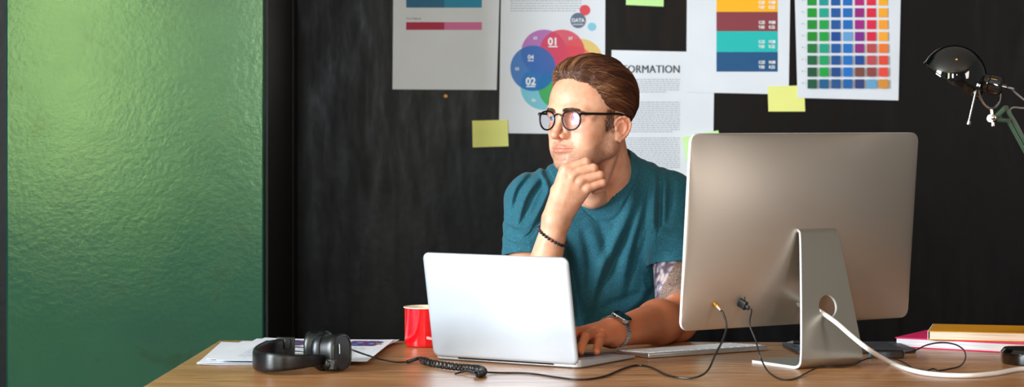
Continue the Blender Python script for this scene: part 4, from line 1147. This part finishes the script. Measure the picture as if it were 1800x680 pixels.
def marks(V):
    P = V.astype(f32); H = (P-HC)@HB.T; f, l, u = H[:,0], H[:,1], H[:,2]; al = np.abs(l); n = len(V)
    hd = (np.sqrt((H**2).sum(1)) < .17)
    lipu = ss(al, .0305, .024)*ss(f, .083, .088)
    up = ss(u, -.0675, -.0660)*ss(u, -.0584, -.0604-al*.12)
    lo = ss(u, -.0746+al*.22, -.0730+al*.22)*ss(u, -.0650, -.0662)
    lips = np.clip(up+lo, 0, 1)*lipu*hd
    nz = vnoise(H*55, 3)*.25+vnoise(H*140, 5)*.2
    # beard: jaw, chin, moustache
    jaw = ss(u+nz*.02, -.020-(.060-np.clip(f,0,.06))*.0-.42*np.clip(f-.012,0,.1), -.052-.42*np.clip(f-.012,0,.1))
    jaw = jaw*ss(f, -.022, .002)*ss(u, -.135, -.105)
    cheek_clear = ss(np.sqrt((f-.075)**2+(u+.040)**2), .020, .034)
    mous = ss(al, .034, .024)*ss(u, -.046, -.052)*ss(f,.07,.082)
    side = ss(f, .040, .028)*ss(f, .002, .012)*ss(u, .02, -.01)*ss(al,.05,.06)
    st = np.clip(np.maximum(np.maximum(jaw*cheek_clear, mous*.8), side*.9), 0, 1)*(1-lips)*hd
    st *= (.72+.28*np.clip(vnoise(H*80, 9)+.5,0,1))*ss(hand(P), .0012, .003)
    # tattoo on the left upper arm
    a = A3(LSH); b_ = A3(LEL); ab = b_-a; t = ((P-a)@ab)/float(ab@ab); q = P-a-t[:,None]*ab; r = np.sqrt((q*q).sum(1))
    tat = ss(t, .30, .35)*ss(t+.06*vnoise(P*30,4)-(P[:,0]-LEL.x)*-1.2, .93, .84)*(r < .075)*(P[:,0] > LSH.x-.08)
    tat = tat*(~hd)
    X = (P[:,0]-LEL.x); dark = ss(X+ (t-.62)*.16, -.004, .004)*ss(t,.93,.86)
    # redness: nose tip, ears, knuckles, cheeks
    red = .8*np.exp(-((f-.104)**2+(l-.006)**2+(u+.036)**2)/.012**2)+.5*ss(al,.070,.082)*(np.abs(f+.01)<.03)*(u<.01)+.25*np.exp(-((f-.062)**2+(al-.045)**2+(u+.03)**2)/.02**2)
    red = red*hd
    for q in [x[1] for x in RH]+MC: red += .35*np.exp(-((P-A3(q))**2).sum(1)/.010**2)
    for q in [x[1] for x in LH_]+LM: red += .3*np.exp(-((P-A3(q))**2).sum(1)/.010**2)
    a = A3(LEL); b_ = A3(LWR); ab = b_-a; t2 = ((P-a)@ab)/float(ab@ab); q = P-a-np.clip(t2,0,1.6)[:,None]*ab
    warm_light = ss(np.sqrt((q*q).sum(1)), .10, .07)*(P[:,2] < .90)*(P[:,0] > .10)*(1-tat)  # mask for the warm light painted on the typing arm
    neckd = 0
    return {'marks': np.stack([lips, st, tat, np.ones(n)], 1), 'marks2': np.stack([np.clip(red,0,1), warm_light*.8, np.zeros(n), dark*tat], 1)}

def box_shell(fn, lo, hi, v): return polygonise(fn, lo, hi, v)
PV = 1.0
class Clip:
    """the part of a field inside a box, closed off where clothing covers it"""
    def __init__(s, fn, boxes): s.fn = fn; s.b = [(A3(lo), A3(hi)) for lo, hi in boxes]
    def __call__(s, P):
        q = np.full(len(P), 9., f32)
        for lo, hi in s.b: q = np.minimum(q, np.maximum(lo-P, P-hi).max(1))
        d = np.full(len(P), .2, f32); m = q < .03
        if m.any(): d[m] = s.fn(P[m])
        return np.maximum(d, q)
parts_ = []
def part(lo, hi, v, boxes=None): parts_.append(polygonise(Clip(body, boxes or [(np.array(lo)+v*2.2, np.array(hi)-v*2.2)]), lo, hi, v*PV))
part((-.045,4.575,.735), (.305,5.025,1.365), .00132, [((.035,4.60,1.005),(.30,5.02,1.36)), ((-.04,4.58,.74),(.15,4.83,1.02))])      # head, neck, right arm and hand
part((.10,4.28,.74), (.45,4.90,.98), .0018)          # left arm and hand
part((-.06,4.36,-.01), (.46,5.12,1.12), .006)       # trunk and legs under the clothing
# the fine pieces replace the coarse one wherever skin shows
Vc, Fc = parts_[-1]
fine = np.zeros(len(Vc), bool)
for lo, hi in (((.045,4.62,1.015),(.29,5.01,1.4)), ((-.03,4.59,.70),(.14,4.82,1.0)), ((.11,4.29,.70),(.44,4.885,.965))):
    fine |= np.all((Vc > np.array(lo)) & (Vc < np.array(hi)), 1) & ((Vc[:,2] > 1.02) | (Vc[:,1] < 4.80) | (Vc[:,0] > .40) )
keepf = ~fine[Fc].any(1); parts_[-1] = (Vc, Fc[keepf])
Vs, Fs, off = [], [], 0
for V, F in parts_: Vs.append(V); Fs.append(F+off); off += len(V)
V = np.concatenate(Vs); F = np.concatenate(Fs)
person = field_mesh('person', V, F, [M_SKIN], cols=marks(V))
tag(person, 'man in a teal T-shirt and round glasses sitting with chin on his fist', 'person')

# ---- shirt
FOLDS = [  # polylines in the frame's pixels at the chest's distance, height, width (m)
 ([(975,395),(985,440),(1000,500),(1008,570)], .0060,.009), ([(1120,300),(1108,360),(1078,430),(1045,500),(1030,560)], .0065,.012),
 ([(1152,290),(1150,350),(1146,420),(1140,500)], .0075,.009), ([(1170,300),(1168,350),(1160,410)], .005,.009),
 ([(1138,300),(1122,370),(1104,450),(1090,520)], .0045,.010), ([(930,300),(905,330),(893,370)], .0035,.008),
 ([(950,310),(925,345),(905,400)], .0045,.007), ([(965,330),(948,370),(915,418)], .0050,.007), ([(972,352),(950,400),(930,440)], .0045,.006),
 ([(885,395),(910,405),(935,400)], .0040,.006), ([(884,420),(912,428),(940,415)], .0035,.006), ([(1030,380),(1050,440),(1060,520)], .0030,.014),
 ([(1150,400),(1175,410),(1200,405)], .0035,.007), ([(1148,430),(1172,442),(1198,438)], .0030,.006), ([(1060,560),(1100,540),(1150,530)], .004,.012),
 ([(990,300),(1000,330),(1025,350)], .003,.008), ([(1070,365),(1100,345),(1118,310)],.0035,.008), ([(1010,400),(1022,470),(1020,560)], .0035,.012),
 ([(1155,480),(1130,520),(1090,560)], .004,.010), ([(945,290),(960,320),(968,350)], .003,.007)]
FQ = [([ (p.x, p.z) for p in [px(a, b_, 4.83) for a, b_ in catmull2] ], h, w_) for catmull2, h, w_ in [([(v.x, v.y) for v in catmull([(a,b_,0) for a,b_ in pl], 5)], h, w_) for pl, h, w_ in FOLDS]]
def fold_disp(P):
    d = np.zeros(len(P), f32); X = P[:,[0,2]]
    for pl, h, w_ in FQ:
        pl = np.array(pl, f32); m = (X[:,0] > pl[:,0].min()-3*w_) & (X[:,0] < pl[:,0].max()+3*w_) & (X[:,1] > pl[:,1].min()-3*w_) & (X[:,1] < pl[:,1].max()+3*w_) & (P[:,1] < 4.95)
        if not m.any(): continue
        Y = X[m]; best = np.full(len(Y), 9., f32); side = np.zeros(len(Y), f32)
        n = len(pl)-1
        for i in range(n):
            a, b_ = pl[i], pl[i+1]; ab = b_-a; t = np.clip(((Y-a)@ab)/float(ab@ab), 0, 1); q = Y-a-t[:,None]*ab; r = np.sqrt((q*q).sum(1))
            sg = np.sign(ab[0]*q[:,1]-ab[1]*q[:,0]); fade = np.sin(np.clip((i+t)/n,0.02,.98)*math.pi)**.6
            c = r < best; best = np.where(c, r, best); side = np.where(c, sg, side)
            if i == 0: fd = fade
            else: fd = np.where(c, fade, fd)
        z = best/w_
        prof = np.exp(-z*z)*1.0-.85*np.exp(-((z*side-1.5)/.75)**2)     # a ridge with a valley on one side
        d[m] += (1.9 if w_ < .0085 else 1.45)*h*prof*fd
    d += .0016*vnoise(P*22, 11)+.0008*vnoise(P*60, 12)
    return d
shirt_t = Field()
shirt_t.u(0, grp([(0, ell((.197,4.940,.955),(.172,.113,.19))), (.05, ell((.126,4.872,.985),(.078,.056,.066))), (.05, ell((.264,4.877,.985),(.078,.056,.066))),
         (.05, ell((.203,4.950,.78),(.160,.116,.20))), (.05, ell((.203,4.950,.64),(.170,.125,.10))), (.04, cone((.07,4.93,1.025),(.32,4.935,1.030),.064,.064))]))
shirt_t.u(.035, cone(px(1090,304,4.90), LSH+Vector((-.012,0,.0)), .041, .054))
shirt_t.u(.035, cone(px(1040,304,4.915), RSH+Vector((.012,0,.0)), .041, .054))
shirt_t.u(.03, cone(NB+Vector((0,.01,-.01)), NB+Vector((.004,.018,.022)), .064, .059))
_ds = np.linspace(4.70, 4.95, 400); _v = shirt_t(np.array([px(1046,352,d_) for d_ in _ds], f32)); _df = float(_ds[int(np.argmax(_v < 0))])
cf, cb = A3(px(1046,352,_df-.002)), A3(px(1083,288,4.945)); Cc = (cf+cb)/2; fb = (cb-cf)/np.linalg.norm(cb-cf)
wv_ = np.cross(fb, [0,0,1]); wv_ /= np.linalg.norm(wv_); nv_ = np.cross(wv_, fb); ha = np.linalg.norm(cb-cf)/2
if nv_[2] < 0: nv_ = -nv_
def collar_d(P):
    q = P-Cc; a = q@fb; b_ = q@wv_; c = q@nv_
    a2 = a; k = np.sqrt((a2/ha)**2+(b_/.0600)**2+1e-9); return (k-1)*.072, c
class Shirt:
    def __call__(s, P):
        d = shirt_t(P)
        arms = []
        for sh, el_, hp_, n_, r0, r1 in ((RSH, REL, px(905,450,4.80), (0,-.22,-.975), .059, .0570), (LSH, LEL, px(1170,465,4.83), (.06,-.15,-.985), .058, .0520)):
            a, b_ = A3(sh), A3(el_); ab = b_-a; L_ = float(np.linalg.norm(ab)); t = ((P-a)@ab)/(L_*L_)
            pl = (P-A3(hp_))@A3(n_)
            sl = cone(sh, sh.lerp(el_, .85), r0, r1)(P)
            q = P-a-t[:,None]*ab; rr = np.sqrt((q*q).sum(1)); rad = r0+(r1-r0)*np.clip(t/.85,0,1)
            sl = np.maximum(sl+np.exp(-((pl+.019)/.0013)**2)*.0011+.0009*vnoise(P*34,15), pl)
            hollow = np.maximum(rr-rad+.0048, -.040-pl)
            arms.append((sh, el_, pl, hollow, rr)); d = smin(d, sl, .016)
        dc, c = collar_d(P)
        fd = fold_disp(P)*ss(dc, .004, .03)
        for sh, el_, pl, hollow, rr in arms:
            fd = np.where((rr < .08) & (pl > -.10) & (pl < .05), fd*ss(pl, -.05, -.10)+np.clip(fd, -.0008, .002)*(1-ss(pl, -.05, -.10)), fd)
        d = d-fd
        sk = trunk(P)
        for (sh, el_, pl, hollow, rr), ra, rb in zip(arms, (.052,.050), (.037,.042)):
            sk = np.minimum(sk, np.maximum(cone(sh, el_, ra, rb)(P), pl+.042))
        d = np.minimum(d, sk-.0036)
        for sh, el_, pl, hollow, rr in arms:
            d = np.where((rr < .07) & (pl > .0), np.maximum(d, np.where(shirt_t(P) < .004, d, pl)), d); d = np.maximum(d, -hollow)
        rib = (ss(dc, .0175, .0165)*.0016-np.exp(-((dc-.0185)/.0012)**2)*.0012)*(c > -.05)
        d = d-rib
        d = np.maximum(d, -np.maximum(dc, -(c+.060)))
        return np.maximum(d, .60-P[:,2]).astype(f32)
V, F = polygonise(Shirt(), (-.09,4.60,.59), (.50,5.12,1.20), .0017*PV)
def m_shirt():
    m = mat('heather teal jersey', (22,96,112), .85); t = NT(m)
    n = t.noise(t.coord((420,420,900)), 1.0, 3, .7); n2 = t.noise(t.coord((1,1,1)), 900, 2, .6)
    t.base(t.mix(.5, t.ramp(n, [(.35,(4,56,74)), (.52,(12,84,102)), (.68,(66,146,164))]), t.ramp(n2, [(.4,(4,60,78)), (.62,(38,116,134))])))
    t.b.inputs['Sheen Weight'].default_value = .12; t.b.inputs['Sheen Roughness'].default_value = .4
    t.bump(n2, .5, .0006); return m
shirt = field_mesh('t_shirt', V, F, [m_shirt()], person); shirt['label'] = 'heather teal short-sleeved T-shirt'

# ---- trousers and shoes (under the desk)
tr = Field(); tr.u(0, ell((.205,4.980,.575),(.172,.127,.115)))
sh_ = []
for sx in (-1,1):
    hip = Vector((.205+sx*.085, 4.96, .560)); kn = Vector((.205+sx*.14, 4.52, .550)); an = Vector((.205+sx*.15, 4.56, .10))
    tr.u(.03, cone(hip, kn, .090, .068)); tr.u(.02, cone(kn, an, .066, .055)); sh_.append(an)
tr2 = lambda P: np.maximum(tr(P), .09-P[:,2])
V, F = polygonise(tr2, (-.10,4.40,.07), (.51,5.13,.72), .006)
field_mesh('trousers', V, F, [mat('dark denim', (30,38,58), .9)], person)
for an in sh_:
    g = grp([(0, cone(an+Vector((0,.03,-.052)), an+Vector((0,-.15,-.060)), .040, .036)), (.03, cone(an+Vector((0,.02,-.05)), an+Vector((0,.01,.0)), .042, .044))])
    V, F = polygonise(lambda P: np.maximum(g(P), .004-P[:,2]), (an.x-.08, an.y-.24, -.01), (an.x+.08, an.y+.11, .17), .004)
    field_mesh('shoe', V, F, [mat('dark shoe leather', (34,28,24), .5)], person)
st_ = empty('stool', (.205,4.99,0)); tag(st_, 'low dark stool the man sits on behind the desk', 'stool')
b = MB(); b.lathe([(0,.405),(.165,.405),(.178,.415),(.178,.437),(.168,.448),(0,.448)], 40); b.build('seat', mat('dark stool seat', (40,34,30), .6), st_)
for k in range(4):
    a = R(45+90*k); b = MB(); b.tube([(.12*math.cos(a),.12*math.sin(a),.41),(.19*math.cos(a),.19*math.sin(a),0)], .013, 12); b.build('leg', M_LEG, st_)

# ---- eyes
def child_at(b, name, m, par, **k): return b.build(name, m, par, **k)
gaze = Vector(h2w((1,-.30,.06))-HC).normalized()
for sy in (-1, 1):
    c_ = Vector(h2w((.0735, sy*.0315, -.001))); Q = Matrix.Translation(c_) @ gaze.to_track_quat('Z','X').to_matrix().to_4x4(); r = .0120
    b = MB(); pr_ = lambda a0, a1, n: [(r*math.sin(R(a0+(a1-a0)*i/n)), r*math.cos(R(a0+(a1-a0)*i/n))) for i in range(n+1)]
    b.lathe(pr_(0,10,3), 28, 0, Q); b.lathe(pr_(10,27,5), 28, 1, Q); b.lathe(pr_(27,31,2), 28, 2, Q); b.lathe(pr_(31,180,20), 28, 3, Q)
    b.build('eye', [mat('pupil', (6,6,8), .05), mat('blue iris', (96,136,170), .1, Coat_Weight=1.), mat('iris rim', (40,60,84), .1), mat('eye white', (214,206,202), .12, Coat_Weight=1.)], person)

# ---- hair
def hair_base(H):
    f, l, u = H[:,0], H[:,1], H[:,2]; al = np.abs(l)
    us = [-.12,-.085,-.070,-.040,-.012,.004,.012,.025,.045,.060,.072,.082,.092,.12]
    fbv = [-.12,-.075,-.052,-.038,-.034,-.024,.018,.036,.046,.052,.062,.075,.088,.128]
    uu = u+.006*ss(al,.03,.055)*-1.0
    g = np.interp(uu, us, fbv)-f
    burn = np.minimum(np.minimum(f-.010, .027-f), np.minimum(u+.016, .03-u))*.30
    g = g+.0022*vnoise(H*240, 21)
    top = ss(u, .035, .100); low = ss(u, -.02, .03)
    T = .0016+.0046*low+.0085*top+.006*np.exp(-((f-.055)/.035)**2)*ss(u,.07,.10)-.002*ss(f,-.02,-.08)*top
    th_ = np.clip(g*(.26+.55*top), -.006, None); th_ = np.where(th_ > 0, T*(1-np.exp(-th_/T)), th_)
    return core(H)-th_
def hair_fn(P): return hair_full(((P-HC)@HB.T).astype(f32))
def hair_full(H):
    d = hair_base(H)
    ang_ = np.arctan2(H[:,1], H[:,2]+.03); q = np.stack([ang_*17+1.2*vnoise(H*18,31), H[:,0]*14, H[:,2]*6], 1)
    q2 = np.stack([ang_*46+1.4*vnoise(H*25,32), H[:,0]*16, H[:,2]*10], 1)
    am = ss(H[:,2], .0, .06)
    lump = np.stack([H[:,1]*38+1.5*vnoise(H*14,36), H[:,0]*9, H[:,2]*5], 1); fr_ = ss(H[:,0],.015,.06)*ss(H[:,2],.06,.09)
    return (d+(.0026*vnoise(q,33)+.0012*vnoise(q2,34))*am+.0046*vnoise(lump,35)*fr_).astype(f32)
V, F = polygonise(hair_fn, HC-np.array([.15,.15,.11]), HC+np.array([.15,.15,.16]), .0014*PV)
def m_hair(name, stops, rg_=.36):
    m = mat(name, (98,60,38), rg_); t = NT(m)
    at = t.n('Attribute'); at.attribute_name = 'tone'
    t.base(t.ramp(at.outputs['Fac'], stops)); t.b.inputs['Specular IOR Level'].default_value = .6; t.b.inputs['Anisotropic'].default_value = .5; return m
HST = [(0,(44,23,14)), (.45,(88,49,31)), (.78,(148,94,62)), (1,(208,160,120))]  # light end of the range carries the painted highlights
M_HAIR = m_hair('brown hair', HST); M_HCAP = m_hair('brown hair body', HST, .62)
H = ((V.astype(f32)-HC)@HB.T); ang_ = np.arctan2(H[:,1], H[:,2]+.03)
tone = .16+.22*vnoise(np.stack([ang_*60, H[:,0]*20, H[:,2]*9],1), 41)+.10*ss(H[:,2],.05,.11)-.15*ss(H[:,2],.03,-.05)  # crown lightened with painted highlight, darker low down
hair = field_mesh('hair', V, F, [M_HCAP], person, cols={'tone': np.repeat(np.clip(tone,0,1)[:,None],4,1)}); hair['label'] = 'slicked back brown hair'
# strands combed back over it
rng = np.random.default_rng(5)
def grad(fn, H, e=.0012):
    g = np.stack([fn(H+np.eye(3,dtype=f32)[i]*e)-fn(H-np.eye(3,dtype=f32)[i]*e) for i in range(3)], 1); return g/(np.linalg.norm(g,axis=1,keepdims=True)+1e-9)
def grow(n, steps, ds, wid, seedbox, name, lift=.0006, want=None, mat_=None, base_=None, flow_=None, thr=.0003, dt=0.):
    hb_ = base_ or hair_full
    H = rng.uniform(seedbox[0], seedbox[1], (n*4,3)).astype(f32)
    for _ in range(6): H -= (hb_(H)[:,None]-lift)*grad(hb_, H)*.9
    raw = core(H); ok = (np.abs(hb_(H)-lift) < .0015) & (raw > thr); H = H[ok]
    if want is not None: H = H[want(H)]
    H = H[:n]; path = [H.copy()]; nz = rng.normal(0, .13, (len(H),1)); lf_ = lift+rng.uniform(-.0006,.0024,(len(H),1))*ss(H[:,2],.02,.08)[:,None]
    for k in range(steps):
        g = grad(hb_, H); f, l, u = H[:,0:1], H[:,1:2], H[:,2:3]
        fl = np.concatenate([-np.ones_like(f), .10*np.sign(l)*ss(u,.06,.0)+nz*1.0+.35*np.sin(f*40+l*30)*.3, -.34-.9*ss(f,-.03,-.09)+.55*ss(f,.06,.085)], 1)
        if flow_ is not None: fl = np.array([flow_], f32).repeat(len(H),0)+nz*np.array([[1,.3,.3]])
        fl -= g*(fl*g).sum(1,keepdims=True); fl /= np.linalg.norm(fl,axis=1,keepdims=True)+1e-9
        H = H+fl*ds; H -= (hb_(H)[:,None]-lf_)*grad(hb_, H)*.8; path.append(H.copy().astype(f32)); H = H.astype(f32)
    P = np.stack(path, 1); nS, nP = P.shape[:2]
    W = P.reshape(-1,3)@HB+HC; W = W.reshape(nS,nP,3)
    T = np.gradient(W, axis=1); T /= np.linalg.norm(T,axis=2,keepdims=True)+1e-9
    G = grad(hb_, P.reshape(-1,3)).reshape(nS,nP,3)@HB; S = np.cross(T, G); S /= np.linalg.norm(S,axis=2,keepdims=True)+1e-9
    ww = wid*np.sin(np.linspace(.25,math.pi-.12,nP))[None,:,None]*rng.uniform(.7,1.3,(nS,1,1))
    ring = np.stack([W+S*ww, W+G*ww*.9, W-S*ww, W-G*ww*.9], 2)      # four-sided strands
    V = ring.reshape(-1,3); base = (np.arange(nS)[:,None,None]*nP+np.arange(nP-1)[None,:,None])*4; k = np.arange(4)[None,None,:]
    F = np.stack([base+k, base+(k+1)%4, base+4+(k+1)%4, base+4+k], -1).reshape(-1,4)
    S0 = P[:,min(4,nP-1)]; cl = vnoise(np.stack([np.arctan2(S0[:,1],S0[:,2]+.03)*14, S0[:,0]*16, S0[:,2]*10],1), 51)[:,None,None]
    tn = np.clip(rng.normal(.33,.17,(nS,1,1))+dt+.38*cl+.26*ss(P[:,:1,0:1],.0,.07)-.22*ss(P[:,:1,2:3],.05,-.03),0,1)*np.ones((1,nP,4))  # front strands lightened as painted highlights, low ones darker
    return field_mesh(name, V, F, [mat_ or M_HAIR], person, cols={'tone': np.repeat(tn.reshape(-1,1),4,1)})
s1 = grow(5200, 15, .0042, .00032, ((-.10,-.09,.0),(.10,.09,.15)), 'hair_strands', .0006, lambda H: (H[:,2] > .028) | (H[:,0] < .0))
s2 = grow(3800, 5, .0026, .00022, ((-.10,-.08,-.09),(.04,.08,.06)), 'side_hair', .0003, lambda H: (H[:,2] < .05))
s3 = grow(3200, 13, .0040, .00034, ((.03,-.075,.055),(.10,.075,.115)), 'hair_strands', .0012, None, dt=.05)
s5 = grow(2600, 8, .0034, .00026, ((.0,-.08,-.005),(.075,.08,.085)), 'hair_strands', .0005, lambda H: (np.abs(H[:,1]) > .04), thr=.0001)
s4 = grow(520, 3, .0024, .00020, ((.006,.05,-.034),(.030,.09,.020)), 'sideburn', .0004, lambda H: (H[:,2] > -.030+.010*rng.random(len(H))) & (np.abs(H[:,0]-.018) < .012-.10*np.clip(-H[:,2],0,.05)), base_=core, flow_=(-.25,0,-1.), thr=-1)
s6 = grow(300, 3, .0024, .00020, ((.006,-.09,-.034),(.030,-.05,.020)), 'sideburn', .0004, lambda H: (H[:,2] > -.030+.010*rng.random(len(H))) & (np.abs(H[:,0]-.018) < .012-.10*np.clip(-H[:,2],0,.05)), base_=core, flow_=(-.25,0,-1.), thr=-1)
# eyebrows
for sy in (-1, 1):
    vs = []; fs = []; n = 300; r2 = np.random.default_rng(8+sy)
    spine = catmull([(.0945,sy*.010,.0135),(.0925,sy*.022,.0160),(.0835,sy*.038,.0160),(.0690,sy*.053,.0090)], 8)
    b = MB()
    for i in range(n):
        t = r2.random(); p = spine[min(len(spine)-2, int(t*(len(spine)-1)))]; p2 = spine[min(len(spine)-1, int(t*(len(spine)-1))+1)]
        d_ = (p2-p).normalized(); wv = (.0030*(1-.65*t)); q = np.array([[p.x+r2.uniform(-.0015,.0015), p.y+r2.uniform(-.0015,.0015), p.z+r2.uniform(-1,1)*wv]], f32)
        for _ in range(3): q -= (core(q)[:,None]-.0004)*grad(core, q)
        g = grad(core, q)[0]; q = q[0]; L_ = r2.uniform(.005,.008); up_ = .45*(1-t)-.1
        e1 = q+np.array(d_)*L_*.5+np.array([0,0,up_*L_*.5])+g*.0010; e2 = q+np.array(d_)*L_+np.array([0,0,up_*L_*.6])+g*.0008
        b.tube([h2w(q), h2w(e1), h2w(e2)], lambda t: .00030-.0002*t, 3, 0, False, None, 1.0, None, False)
    b.build('eyebrow', mat('brow hair', (74,46,32), .5), person)
# upper lashes
# ---- glasses
M_GFR = mat('glossy black acetate', (8,9,13), .22)
gl = empty('eyeglasses', tuple(h2w((.10,0,0)))); tag(gl, 'round black-rimmed glasses with violet-tinted reflections worn by the man', 'glasses')
GI = Matrix.Translation(gl.location).inverted() @ HM
def panto(n=48):
    out = []
    for i in range(n):
        a = 2*PI*i/n; c, s_ = math.cos(a), math.sin(a)
        x = .0228*math.copysign(abs(c)**.84, c); z = .0200*s_
        if s_ > 0: z = .0185*abs(s_)**.75; x *= 1.02
        else: x *= (1-.10*abs(s_)**2)
        out.append((x, z))
    return out
def lens_pt(sy, x, z, df=0): 
    l = sy*(.0335)+x; return (.1005-.0050*(abs(l)/.055)**2+df, l, -.0050+z)
fr = MB()
for sy in (-1, 1):
    fr2 = [Vector(lens_pt(sy, x, z)) for x, z in panto()]
    fr.tube(fr2, .0017, 8, 0, True, GI, 1.35, None)
fr.tube(catmull([lens_pt(-1,.0205,.006), (.1025,-.005,.0065), (.1030,0,.0078), (.1025,.005,.0065), lens_pt(1,-.0205,.006)], 6), .0016, 8, 0, False, GI)
for sy in (-1, 1): fr.tube([lens_pt(sy, sy*.0215, .010), (.0960, sy*.0600, .0085)], .0026, 10, 0, False, GI)
fr.build('frame', M_GFR, gl, angle=60)
for sy in (-1, 1):
    b = MB(); pts = catmull([(.0965,sy*.0600,.0085), (.070,sy*.0680,.0085), (.030,sy*.0760,.0080), (.000,sy*.0800,.0078), (-.016,sy*.0815,.0020), (-.026,sy*.0800,-.014)], 8)
    b.tube(pts, .0014, 8, 0, False, GI, 1.8, HM.inverted().to_3x3() @ Vector((0,0,1)) if False else (0,0,1)); b.build('temple_arm', M_GFR, gl)
mgl = bpy.data.materials.new('coated lens'); mgl.use_nodes = True; nt = mgl.node_tree; nt.nodes.clear()
o_ = nt.nodes.new('ShaderNodeOutputMaterial'); mx = nt.nodes.new('ShaderNodeMixShader'); tp = nt.nodes.new('ShaderNodeBsdfTransparent'); gs = nt.nodes.new('ShaderNodeBsdfGlossy'); fn_ = nt.nodes.new('ShaderNodeFresnel')
gs.inputs['Color'].default_value = (.62,.38,1,1); gs.inputs['Roughness'].default_value = .04; fn_.inputs['IOR'].default_value = 1.5; tp.inputs['Color'].default_value = (.93,.92,.97,1)
nt.links.new(fn_.outputs[0], mx.inputs[0]); nt.links.new(tp.outputs[0], mx.inputs[1]); nt.links.new(gs.outputs[0], mx.inputs[2]); nt.links.new(mx.outputs[0], o_.inputs[0])
for sy in (-1, 1):
    b = MB(); pa_ = panto(); vs = []; fs = []; n = len(pa_); vs.append(lens_pt(sy,0,0,.0022))
    for k in (1,2,3,4):
        for x, z in pa_: vs.append(lens_pt(sy, x*k/4, z*k/4, .0022*(1-(k/4)**2)))
    fs = [(0,1+i,1+(i+1)%n) for i in range(n)]
    for k in range(3): fs += [(1+k*n+i,1+(k+1)*n+i,1+(k+1)*n+(i+1)%n,1+k*n+(i+1)%n) for i in range(n)]
    b.add(vs, fs, 0, GI); b.build('lens', mgl, gl)

# ---- bracelet and watch
def ring_about(c, ax, r1, r2, n, up=(0,0,1)):
    ax = Vector(ax).normalized(); U = Vector(up); S = ax.cross(U).normalized(); U = S.cross(ax)
    return [c+S*r1*math.cos(2*PI*i/n)+U*r2*math.sin(2*PI*i/n) for i in range(n)]
def on_skin(p, c, off):
    """slide a point along the ray from c through p until it lies off above the skin"""
    d_ = (p-c).normalized(); ts = np.linspace(.012,.06,120); P = np.array([c+d_*t for t in ts], f32); v = body(P)-off
    i = int(np.argmax(v > 0)); return c+d_*float(ts[i])
bc = RWR.lerp(REL, .13); bax = (px(1003,372,4.652)-px(960,447,4.668)).normalized(); bax = (RWR-REL).normalized()
bax2 = (bax+Vector((.30,0,-.02))).normalized()
br = empty('bracelet', tuple(bc)); tag(br, 'bead bracelet of dark beads round the raised wrist', 'bracelet')
MB_ = [mat('dark blue bead', (28,36,56), .12), mat('black bead', (12,10,12), .12), mat('red brown bead', (96,36,30), .2)]
for i, p in enumerate(ring_about(bc, bax2, .03, .03, 26, (0,-1,0))):
    q = on_skin(p, bc, .0026)-bc; b = MB(); b.ball(tuple(q), .0034, 12, 8); b.build('bead', MB_[0 if i % 3 else (1 if i % 2 else 2)], br)
wc = LWR.lerp(LEL, .02); wax = (LEL-LWR).normalized()
wa = empty('wristwatch', tuple(wc)); tag(wa, 'smartwatch with square black face and silver link band on the typing wrist', 'watch')
M_STEEL = mat('polished steel', (206,208,212), .16, 1.)
wr_ = [on_skin(p, wc, .0016) for p in ring_about(wc, wax, .03, .03, 48, (0,0,1))]
up_dir = (Vector((.10,-.62,.78))-wax*Vector((.10,-.62,.78)).dot(wax)).normalized()
b = MB()
for i, p in enumerate(wr_):
    r_ = (p-wc); dn = (r_-wax*r_.dot(wax)).normalized()
    if dn.dot(up_dir) > .86: continue
    T = wax.cross(dn)
    for k in range(-2, 3):
        c_ = p-wc+wax*(k*.0037); Mx = Matrix.Translation(c_) @ Matrix([[T.x,wax.x,dn.x,0],[T.y,wax.y,dn.y,0],[T.z,wax.z,dn.z,0],[0,0,0,1]])
        b.box((.0012*(k % 2),0,0), (.0031,.0033,.0018), 0, 0, Mx)
bl_ = b.build('band', M_STEEL, wa, bevel=.0003, segs=1)
pf = on_skin(wc+up_dir*.03, wc, .0052)-wc; T = wax.cross(up_dir)
Mw = Matrix.Translation(pf) @ Matrix([[T.x,wax.x,up_dir.x,0],[T.y,wax.y,up_dir.y,0],[T.z,wax.z,up_dir.z,0],[0,0,0,1]])
b = MB(); b.prism(rrect(.037,.032,.0085,6), -.0045, .0042, 0, Mw); b.build('watch_case', M_STEEL, wa, bevel=.0016, segs=3)
b = MB(); b.prism(rrect(.0335,.0285,.0072,6), .0041, .0050, 0, Mw); b.build('watch_face', mat('black watch glass', (10,8,16), .05), wa, bevel=.0005)
b = MB(); b.tube([(-.006,-.0155,0),(-.006,-.0185,0)], .0030, 14, 0, False, Mw); b.build('crown', M_STEEL, wa)
